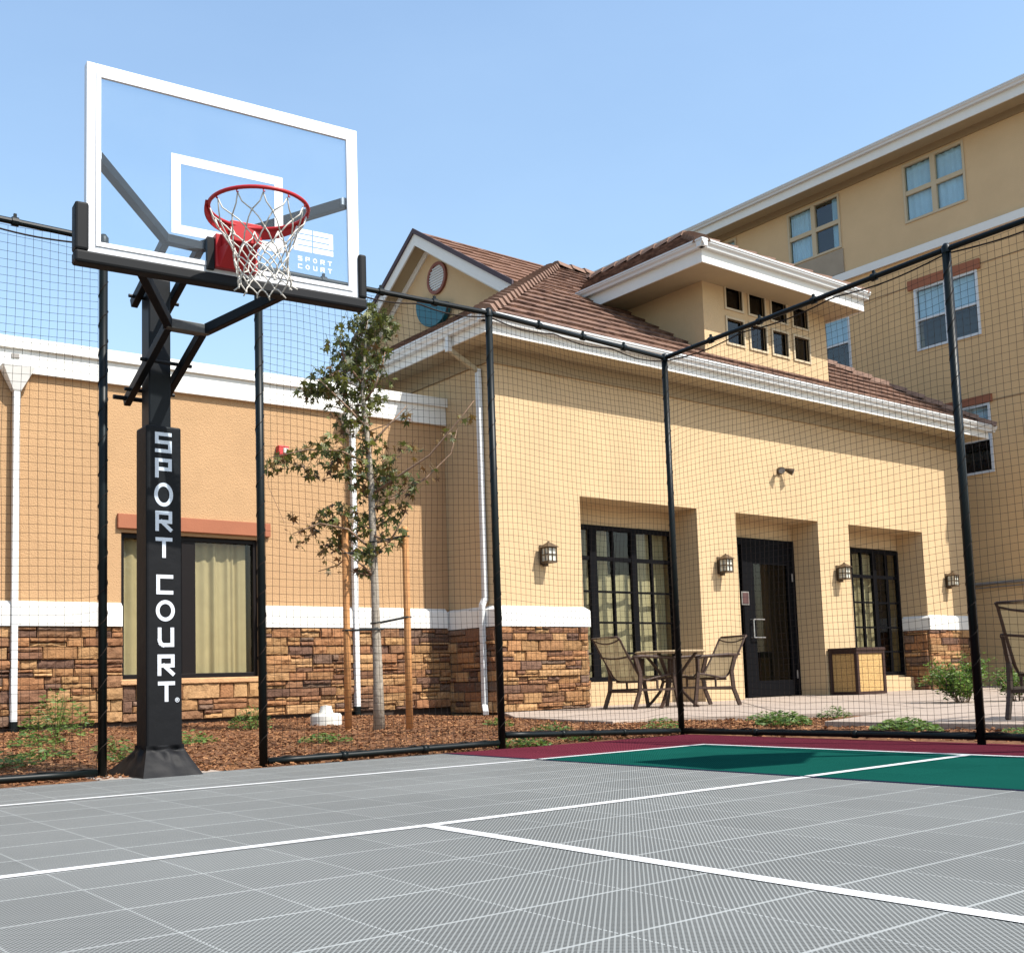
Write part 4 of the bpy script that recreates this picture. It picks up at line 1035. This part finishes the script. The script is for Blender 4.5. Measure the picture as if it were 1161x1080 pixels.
# backboard frame: origin L, along U, normal N towards the court
LB = V((1.577, 5.07, 0)); U = V((1.436, -.14, 0)).normalized(); NB = V((U.y, -U.x, 0)); Z = V((0,0,1))
BW, BZ0, BZ1 = 1.443, 2.565, 3.532
Bp = lambda u, z, n=0: LB + U*u + Z*z + NB*n
def bbox(mb, u0, z0, u1, z1, n0, n1): mb.obox(Bp(u0, z0, n0), U*(u1-u0), Z*(z1-z0), NB*(n1-n0))
m = MB(); ft = .045
bbox(m, 0, BZ0, ft, BZ1, -.045, .008); bbox(m, BW-ft, BZ0, BW, BZ1, -.045, .008); bbox(m, ft, BZ0, BW-ft, BZ0+ft, -.045, .008); bbox(m, ft, BZ1-ft, BW-ft, BZ1, -.045, .008)
bf = part(m, 'backboard_frame', 'alu', hp, bevel=.003)
m = MB(); s_ = .022
for a in ((ft, BZ0+ft, ft+s_, BZ1-ft), (BW-ft-s_, BZ0+ft, BW-ft, BZ1-ft), (ft+s_, BZ1-ft-s_, BW-ft-s_, BZ1-ft), (ft+s_, BZ0+ft, BW-ft-s_, BZ0+ft+s_)): bbox(m, *a, -.001, .0135)
subpart(m, 'border_line', 'board_paint', hp, bf)
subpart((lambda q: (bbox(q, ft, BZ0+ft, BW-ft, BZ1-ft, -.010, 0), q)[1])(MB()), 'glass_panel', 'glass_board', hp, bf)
m = MB(); t_ = .047; u0, u1, z0_, z1_ = .412, 1.004, 2.752, 3.166
for a in ((u0, z0_, u0+t_, z1_), (u1-t_, z0_, u1, z1_), (u0+t_, z1_-t_, u1-t_, z1_), (u0+t_, z0_, u1-t_, z0_+t_)): bbox(m, *a, .001, .003)
subpart(m, 'target_square', 'board_paint', hp, bf)
# logo block: pale block with open strokes, cut by a ball arc, and the words under it
m = MB(); lu0, lu1, lz0, lz1 = 1.062, 1.290, 2.785, 2.908
H_ = lz1-lz0; g = .006
bars = [(0, 1, .80, 1.0), (0, 1, .545, .745), (0, 1, .29, .49), (0, 1, 0, .235)]
for i_, (a, b, c0, c1) in enumerate(bars):
    for (x0_, x1_) in ((0,.46), (.49,1.0)):
        bbox(m, lu0+(lu1-lu0)*x0_, lz0+H_*c0, lu0+(lu1-lu0)*x1_, lz0+H_*c1, .001, .0025)
bbox(m, lu0, lz0+H_*.235, lu0+.022, lz0+H_*.29, .001, .0025); bbox(m, lu1-.022, lz0+H_*.745, lu1, lz0+H_*.80, .001, .0025); bbox(m, lu0, lz0+H_*.49, lu0+.022, lz0+H_*.545, .001, .0025); bbox(m, lu1-.022, lz0+H_*.49, lu1, lz0+H_*.545, .001, .0025)
for ch, k in zip('SPORT', range(5)): glyph(m, ch, Bp(1.085+.043*k, 2.730), U, Z, NB, .024, .026, .0055)
for ch, k in zip('COURT', range(5)): glyph(m, ch, Bp(1.085+.043*k, 2.688), U, Z, NB, .024, .026, .0055)
subpart(m, 'logo', 'board_paint', hp, bf)
# edge padding
m = MB(); q0, q1, zb = -.055, BW+.035, 2.515
bbox(m, q0, zb, q1, BZ0+.010, -.055, .030)
bbox(m, q0, BZ0+.010, .010, 2.812, -.055, .030); bbox(m, BW-.010, BZ0+.010, q1, 2.822, -.055, .030)
part(m, 'edge_padding', 'padrubber', hp, bevel=.012)
# arms
def bar(p, q, w=.05, h=.05): return MB().beam(p, q, w, h)
xl, xr = 2.170, 2.370
for x in (xl, xr):
    part(bar((x, 6.20, 2.175), (x, 5.55, 2.455), .04, .055), 'arm', 'black', hp, bevel=.004)
    part(bar((x, 6.08, 2.735), (x, 5.58, 2.945), .04, .055), 'arm', 'black', hp, bevel=.004)
part(MB().box(xl-.02, 5.50, 2.43, xr+.02, 5.57, 2.485), 'junction_plate', mat('worn_black_steel', (.07,.065,.06), .4, var=.3, vscale=30), hp, bevel=.004)
part(MB().box(xl-.02, 5.545, 2.925, xr+.02, 5.60, 2.975), 'junction_plate', 'black', hp, bevel=.004)
for p_, q_ in (((xl, 5.53, 2.455), Bp(.25, 2.60, -.05)), ((xr, 5.53, 2.455), Bp(1.09, 2.60, -.05)), ((xl, 5.575, 2.95), Bp(.06, 3.075, -.03)), ((xr, 5.575, 2.95), Bp(1.385, 3.12, -.03))):
    part(bar(p_, q_, .045, .055), 'strut', 'black', hp, bevel=.004)
for a in ((.035, 3.06, .075, 3.10, -.05, -.01), (BW-.09, 3.10, BW-.04, 3.14, -.05, -.01), (.20, 2.56, .30, 2.62, -.07, -.045), (1.04, 2.56, 1.14, 2.62, -.07, -.045)):
    m = MB(); bbox(m, *a); part(m, 'mounting_bracket', 'steel', hp)
for z, y in ((2.225, 6.09), (2.335, 5.83), (2.76, 6.02)): part(MB().tube([(xl-.05, y, z), (xr+.05, y, z)], .011, 8), 'bolt', 'black', hp)
part(MB().tube([(xl-.09, 6.165, 2.19), (px1, 6.165, 2.19)], .014, 8), 'bolt', 'black', hp)
# rim, mount, net
RU, RN, RZ_, RR = .715, .415, 2.772, .236
m = MB(); bbox(m, .625, 2.60, .845, 2.775, .002, .045)
bbox(m, .655, 2.69, .815, 2.795, .045, .19)
m.add([Bp(.640,2.60,.045), Bp(.830,2.60,.045), Bp(.800,2.72,.17), Bp(.67,2.72,.17), Bp(.640,2.70,.045), Bp(.830,2.70,.045)], [(0,1,2,3),(0,3,4),(1,5,2),(3,2,5,4)])
rm = part(m, 'rim_mount', 'rim', hp, bevel=.004)
m = MB(); bbox(m, .585, 2.59, .622, 2.755, .002, .03); part(m, 'mount_spacer', 'black', hp)
m = MB(); c = Bp(RU, RZ_, RN); K = 48
ringp = [c + U*math.cos(2*math.pi*k/K)*RR + NB*math.sin(2*math.pi*k/K)*RR for k in range(K+1)]
m.tube(ringp, .0095, 10, False)
# flange under the board side of the ring
fl_ = []
for k in range(25):
    a = math.pi*(1.03 + .94*k/24)
    fl_.append((c + U*math.cos(a)*(RR+.004) + NB*math.sin(a)*(RR+.004), c + U*math.cos(a)*(RR+.02) + NB*math.sin(a)*(RR+.02) - Z*(.052*math.sin(math.pi*k/24)**.5)))
for k in range(24):
    a, b = fl_[k], fl_[k+1]; m.add([a[0], b[0], b[1], a[1]], [(0,1,2,3)])
    off_ = NB*.004; m.add([a[0]+off_, b[0]+off_, b[1]+off_, a[1]+off_], [(3,2,1,0)])
NH = 12
hooks = []
for k in range(NH):
    a = 2*math.pi*(k+.5)/NH; h_ = c + (U*math.cos(a) + NB*math.sin(a))*RR - Z*.020; hooks.append(a)
    m.tube([h_+Z*.014, h_, h_+(U*math.sin(a)-NB*math.cos(a))*.008], .0035, 5)
rimo = part(m, 'rim', 'rim', hp, smooth=True)
m = MB()
rad = [.228, .192, .156, .134, .125, .122, .123, .125]; zz = [-.02, -.095, -.16, -.215, -.262, -.305, -.345, -.38]
rn = random.Random(4)
jit = {}
def node(lv, idx):
    key = (lv, idx % NH)
    if key not in jit: jit[key] = (rn.uniform(-.05,.05), rn.uniform(-.008,.008), rn.uniform(-.008,.008))
    ja, jr, jz = jit[key] if lv > 0 else (0,0,0)
    a = 2*math.pi*((idx % NH)+.5+(.5 if lv % 2 else 0))/NH + ja
    return c + (U*math.cos(a) + NB*math.sin(a))*(rad[lv]+jr) + Z*(zz[lv]+jz) + U*.004*lv
for lv in range(7):
    for k in range(NH):
        if lv % 2 == 0: tg = (node(lv+1, k), node(lv+1, k-1))
        else: tg = (node(lv+1, k), node(lv+1, k+1))
        for q_ in tg:
            p_ = node(lv, k); tn = U*0 + (p_-c); mid = (p_+q_)/2; out_ = V((mid.x-c.x, mid.y-c.y, 0)).normalized()
            if lv == 0:
                # loops: the two cords hang close together from the hook before spreading
                low = p_.lerp(q_, .55); low2 = V((p_.x, p_.y, low.z)).lerp(low, .55)
                m.tube([p_, low2, q_], .0036, 5)
            else: m.tube([p_, mid + Z*.006 + out_*.004, q_], .0036, 5)
for k in range(NH):
    e_ = node(7, k); o2 = V((e_.x-c.x, e_.y-c.y, 0)).normalized(); m.tube([e_, e_+o2*rn.uniform(.0,.035)-Z*rn.uniform(.0,.02)], .0036, 5)
    for lv in range(1, 8):
        n_ = node(lv, k); m.tube([n_-Z*.006, n_+Z*.006], .0055, 5)
subpart(m, 'net', 'cord', hp, rimo, smooth=True)

# ---------------------------------------------------------------- young tree, stakes
def star_leaf(mb, p, nrm, upv, s):
    """five-lobed leaf"""
    nrm = nrm.normalized(); x = upv.cross(nrm)
    if x.length < 1e-3: x = nrm.orthogonal()
    x.normalize(); y = nrm.cross(x)
    pts = []
    lob = [(0,1.0),(28,.38),(52,.85),(86,.32),(118,.62),(160,.22),(180,.30),(200,.22),(242,.62),(274,.32),(308,.85),(332,.38)]
    ctr = p
    for a, r in lob:
        a = math.radians(a); pts.append(p + (x*math.sin(a) + y*math.cos(a))*r*s + nrm*(-.18*s*r*r))
    n = len(pts); mb.add([ctr]+pts, [(0, i+1, (i+1) % n+1) for i in range(n)])
CR = V((math.cos(yaw), -math.sin(yaw), 0)); CD = V((math.sin(yaw), math.cos(yaw), 0))
TB = V((5.5, 8.8, 0))
tr = thing('young_tree', 'slender young maple tree with sparse leaves tied between two wooden stakes', 'tree', TB)
def tp(lat, z, dep=0): return TB + CR*lat + CD*dep + Z*z
trunk = [(0,0,0),(.0,.5,.0),(-.01,1.1,.01),(-.02,1.8,.02),(-.03,2.4,.02),(-.06,2.9,.0),(-.09,3.3,-.02),(-.06,3.7,-.02),(-.02,4.15,0)]
part(MB().tube([tp(a, z, d) for a, z, d in trunk], [.058,.047,.040,.036,.032,.026,.020,.013,.005], 10), 'trunk', 'bark', tr, smooth=True)
rt_ = random.Random(12)
# branches: list of polylines (lateral, z, depth)
BR = [
 [(-.03,2.3,.02),(.2,2.42,-.1),(.55,2.62,-.2),(.85,2.95,-.25),(.99,3.12,-.28)],
 [(-.03,2.15,.02),(.2,2.3,.2),(.5,2.5,.3),(.75,2.75,.35),(.82,3.0,.35)],
 [(-.05,2.75,0),(.15,3.0,.1),(.33,3.2,.15)],
 [(-.05,2.6,.0),(-.3,2.7,-.15),(-.6,2.7,-.25),(-.95,2.62,-.3)],
 [(-.05,2.45,.0),(-.3,2.55,.2),(-.55,2.52,.35)],
 [(-.06,2.95,.0),(-.22,3.12,-.12),(-.38,3.28,-.18),(-.50,3.40,-.2)],
 [(-.08,3.1,.0),(-.3,3.2,.25),(-.5,3.3,.4)],
 [(-.02,1.75,.02),(-.25,1.95,-.1),(-.5,2.0,-.2),(-.75,1.9,-.25)],
 [(-.02,1.65,.02),(-.2,1.8,.2),(-.4,1.65,.3),(-.6,1.6,.35)],
 [(-.02,1.9,.02),(.15,1.8,-.2),(.25,1.95,-.25),(.32,2.05,-.25)],
 [(-.02,1.5,.02),(-.12,1.6,-.1),(-.3,1.75,-.2)],
 [(-.07,3.4,0),(.1,3.6,.1),(.15,3.85,.1)],
 [(-.07,3.35,0),(-.25,3.6,-.1),(-.3,3.8,-.1)],
 [(-.08,3.2,0),(.04,3.33,-.1),(.08,3.45,-.12)],
 [(-.35,2.9,-.2),(-.75,2.2,-.2),(-.83,1.95,-.2)][:0],
]
for b in BR:
    if b: part(MB().tube([tp(*q) for q in b], [.014-.0105*i/(len(b)-1) for i in range(len(b))], 6), 'branch', 'twig', tr, smooth=True)
m = MB()
# leaf clusters: lateral, z, radius(lat), radius(z), count, red share
CL = [(.0,4.05,.17,.13,55,.05),(-.17,3.88,.17,.14,55,.05),(-.03,3.78,.17,.14,50,.05),(-.27,3.70,.20,.15,60,.05),(-.48,3.42,.22,.14,70,.05),(-.62,3.36,.12,.10,30,.1),
 (-.28,3.45,.22,.16,70,.05),(-.03,3.52,.17,.14,45,.1),(-.10,3.28,.17,.15,50,.1),(-.30,3.16,.17,.16,55,.1),(-.12,3.02,.14,.12,30,.15),(-.27,2.93,.08,.08,12,.3),
 (-.42,2.72,.18,.13,45,.2),(-.68,2.65,.15,.10,28,.3),(-.92,2.62,.14,.09,30,.3),(-.22,2.58,.22,.15,50,.15),(.0,2.50,.16,.14,45,.15),(.14,2.55,.12,.12,26,.3),(-.12,2.35,.16,.10,30,.2),
 (.30,2.66,.12,.10,10,.5),(.52,2.48,.12,.08,9,.5),(.70,2.86,.10,.08,10,.5),(.9,3.02,.10,.06,8,.5),(.34,3.03,.07,.06,7,.6),(.42,2.80,.06,.06,3,.6),
 (-.30,2.08,.20,.14,52,.25),(-.10,2.02,.15,.12,30,.15),(-.50,2.05,.14,.12,26,.45),(-.68,1.92,.14,.12,20,.7),(-.30,1.86,.17,.12,34,.3),(-.06,1.72,.12,.09,26,.1),(.18,1.84,.13,.12,24,.3),(.14,2.08,.10,.10,20,.15),(.26,2.16,.08,.07,10,.3),
 (-.45,1.78,.12,.10,14,.6),(-.38,1.60,.10,.08,7,.8),(-.12,1.56,.10,.05,14,.15),(.10,3.42,.14,.10,16,.15),(.05,3.62,.12,.12,20,.1),(.08,3.20,.12,.08,10,.3),(-.80,2.10,.06,.05,3,.8),(-.08,2.85,.10,.10,14,.3),(.18,2.42,.18,.14,40,.3),(.36,2.34,.12,.10,18,.4),(.06,2.24,.13,.10,26,.2),(.13,3.97,.13,.14,42,.05),(.0,2.78,.12,.12,20,.3),(-.55,2.55,.15,.10,20,.4)]
l1, l2, l3 = MB(), MB(), MB()
for (cx_, cz_, rx, rz, n_, red) in CL:
    dc = rt_.uniform(-.18,.18)
    for i in range(int(n_*1.35)):
        while True:
            a, b, d_ = rt_.uniform(-1,1), rt_.uniform(-1,1), rt_.uniform(-1,1)
            if a*a+b*b+d_*d_ < 1: break
        p = tp(cx_+a*rx*1.15, cz_+b*rz*1.15, dc+d_*rx*1.4)
        nn = V((rt_.gauss(0,.6), rt_.gauss(0,.6)-.15, rt_.uniform(.1,1.0)))
        dn = V((rt_.gauss(0,.5), rt_.gauss(0,.5), -1))
        star_leaf(l2 if rt_.random() < red else l1, p, nn, dn, rt_.uniform(.032,.085))
        if rt_.random() < .35:
            (l2 if red > .4 else l1).tube([p, p + V((rt_.uniform(-.05,.05), rt_.uniform(-.05,.05), rt_.uniform(.02,.08)))], .0022, 4)
for k, (a, z) in enumerate([(-.9,2.06),(-.86,1.98)]): star_leaf(l2, tp(a, z), V((.2,-.5,1)), V((0,0,-1)), .045)
part(MB().tube([tp(-.98,2.62,-.3), tp(-.97,2.35,-.28), tp(-.84,2.02,-.2), tp(-.5,1.98,-.2), tp(-.3,1.95,-.1)], .0024, 4), 'branch', 'twig', tr, smooth=True)
for (cx_, cz_, rx, rz, n_, red) in CL:   # fine twigs carrying each spray of leaves
    zz0 = max(1.5, min(3.9, cz_-.12)); k_ = [i for i in range(len(trunk)-1) if trunk[i][1] <= zz0 <= trunk[i+1][1]][0]
    q = MB(); a0 = tp(trunk[k_][0], zz0, trunk[k_][2])
    if abs(cx_-trunk[k_][0]) < .42:
        e0 = tp(cx_*1.25, cz_+.08, rt_.uniform(-.15,.15)); q.tube([a0, a0.lerp(e0, .5)+V((0,0,-.03)), e0], [.007,.005,.0015], 5); part(q, 'twig', 'twig', tr)
part(l1, 'green_leaves', 'leaf', tr); part(l2, 'turning_leaves', 'leaf_red', tr)
for (la, h_, lab) in ((-.29, 2.14, 'round orange wooden stake left of the young tree trunk'), (.29, 1.97, 'round orange wooden stake right of the young tree trunk')):
    b = tp(la, 0)
    m = MB(); m.tube([b-Z*.03, b+V((.002,.002,h_*.5)), b+Z*(h_-.03), b+Z*h_], [.034,.033,.032,.026], 14)
    s_ = thing('tree_stake', lab, 'stake', b, 'stakes holding the young tree')
    part(m, 'pole', 'stake', s_, smooth=True)
    q = MB()
    for z in (1.82-(.09 if la < 0 else -.06), 1.02-(.03 if la < 0 else -.08)):
        e_ = tp(0, z+(.0 if la < 0 else -.05))
        q.tube([b+Z*z+CD*.036, e_+CD*.06, e_+CR*(.06 if la < 0 else -.06), e_-CD*.06, b+Z*z-CD*.036, b+Z*z-CR*(.037 if la < 0 else -.037), b+Z*z+CD*.036], .008, 6)
    part(q, 'tie_strap', 'strap', s_)

# ---------------------------------------------------------------- weeds and bush
def blades(mb, c, n, r, h, s, rr_, droop=.5, leafy=True):
    for i in range(n):
        a = rr_.uniform(0, 6.28); d = r*math.sqrt(rr_.random()); p = V((c[0]+d*math.cos(a), c[1]+d*math.sin(a), 0))
        z = gz(p.x, p.y) + h*(1-(d/r)**2*.7)*rr_.uniform(.15,1)
        if leafy:
            nn = V((rr_.gauss(0,.5), rr_.gauss(0,.5)-.2, 1)); l = s*rr_.uniform(.6,1.3); x = V((math.cos(a*3), math.sin(a*3), rr_.uniform(-.3,.5))).normalized(); y = nn.cross(x).normalized()
            q = p+Z*z; mb.add([q-x*l, q-y*l*.38, q+x*l, q+y*l*.38], [(0,1,2,3)])
WD = [(1.75,7.35,.22,.06,150,'low green weed patch in the mulch at the far left'),(2.15,7.75,.18,.05,110,'low green weed patch behind the left fence post'),
      (3.05,10.6,.30,.30,340,'bushy dry-green weed against the stone wall left of the hoop'),(2.75,8.1,.16,.07,90,'small green weed just left of the padded pole'),
      (3.55,8.6,.20,.06,110,'flat green weed right of the padded pole base'),(4.75,10.0,.20,.16,190,'pale variegated weed by the second fence post'),
      (6.55,8.3,.14,.05,60,'tiny weed in the mulch near the building corner'),(4.95,6.02,.20,.04,150,'green weed right at the foot of the third fence post'),
      (5.60,6.12,.16,.035,90,'thin green weeds under the bottom rail left of the corner post'),(6.75,6.35,.16,.07,110,'green weed behind the court corner post'),
      (7.9,6.0,.22,.08,300,'leafy green weed in the bed before the dark door'),(9.15,6.35,.15,.09,110,'small green weed at the edge of the concrete path'),
      (7.55,4.62,.23,.06,330,'leafy green weed close to the last tall fence post'),(7.3,3.6,.2,.03,150,'green weed patch right of the last tall fence post'),(2.45,7.15,.12,.05,60,'sprig of green weed beside the hoop skirt'),
      (2.55,9.4,.22,.07,120,'green weed between the wall and the hoop pole'),(4.25,7.6,.2,.05,110,'small weed in the mulch left of the plastic drain cap'),(6.1,7.0,.18,.05,90,'low weed in the mulch between tree and corner post'),(8.6,6.7,.2,.06,120,'low green weed in the mulch strip before the patio table'),(1.2,7.2,.25,.06,160,'green weed patch cut by the left edge of the photo')]
for i, (x, y, r, h, n, lab) in enumerate(WD):
    rr_ = random.Random(40+i); m = MB(); blades(m, (x, y), int(n*1.7), r*1.1, h*1.5+.02, .024 if r < .22 else .029, rr_)
    for k in range(26 if h > .12 else 10):
        a = rr_.uniform(0,6.28); q_ = r*rr_.uniform(.2, 1); m.tube([(x, y, gz(x, y)), (x+q_*math.cos(a), y+q_*math.sin(a), gz(x, y)+h*1.4*(1-(q_/r)**2*.6))], .002, 4)
    tag(m.build('weed', 'weed', loc=(x, y, gz(x, y))), lab, 'weed', 'weeds in the mulch bed')
def bush(x, y, r, h, n, lab, z0=.05, s=.026, seed=1):
    rr_ = random.Random(seed); t = thing('shrub', lab, 'shrub', (x, y, z0)); m = MB(); st = MB()
    for k in range(26):
        a = rr_.uniform(0, 6.28); d = r*rr_.uniform(.2,1); hh = h*rr_.uniform(.55,1)*(1.1-.45*(d/r)**2)
        tip = V((x+d*math.cos(a), y+d*math.sin(a), z0+hh)); base = V((x+.06*math.cos(a), y+.06*math.sin(a), z0)); mid = base.lerp(tip, .5)+Z*.05
        st.tube([base, mid, tip], .004, 4)
        for i in range(n//26):
            f = rr_.uniform(.25,1); q = (base.lerp(mid, f*2) if f < .5 else mid.lerp(tip, f*2-1)) + V((rr_.gauss(0,.045), rr_.gauss(0,.045), rr_.gauss(0,.035)))
            nn = V((rr_.gauss(0,.6), rr_.gauss(0,.6)-.2, 1)); xx = V((rr_.gauss(0,1), rr_.gauss(0,1), rr_.uniform(-.3,.8))).normalized(); yy = nn.cross(xx).normalized(); l = s*rr_.uniform(.7,1.3)
            m.add([q-xx*l, q-yy*l*.4, q+xx*l, q+yy*l*.4], [(0,1,2,3)])
    part(st, 'stems', 'twig', t); part(m, 'leaves', 'bush', t)
bush(12.26, 6.76, .46, .56, 3200, 'bright green leafy shrub by the last tall fence post in front of the stone pier', seed=3)
bush(12.75, 6.35, .28, .42, 1100, 'smaller green shrub just right of the last tall fence post', seed=4)
bush(17.6, 8.6, .5, .45, 900, 'dark green shrub in the shade at the foot of the hotel wall', seed=5, s=.03)

# added unseen parasol outside the fence, its canopy shaped to shade the green tiles
pt = thing('added_shadow_caster', 'added parasol-like canopy out of view that casts the shadow on the green tiles', 'shadow caster', (7.3, .2, .05))
part(MB().box(6.95, -.15, .05, 7.65, .55, .11), 'base', 'grey', pt, bevel=.01)
part(MB().tube([(7.3, .2, .1), (7.3, .2, 3.35)], .035, 12), 'pole', 'black', pt, smooth=True)
part(MB().beam((7.3, .2, 3.3), (5.75, 1.6, 3.14), .05, .07), 'arm', 'black', pt)
cpt = [(5.20, 2.02), (5.84, 1.95), (6.30, 1.62), (5.62, 1.22), (5.10, 1.33)]
part(MB().prism([(x, y, 3.05) for x, y in cpt], (0, 0, .03)), 'canopy', 'concrete', pt, bevel=.01)
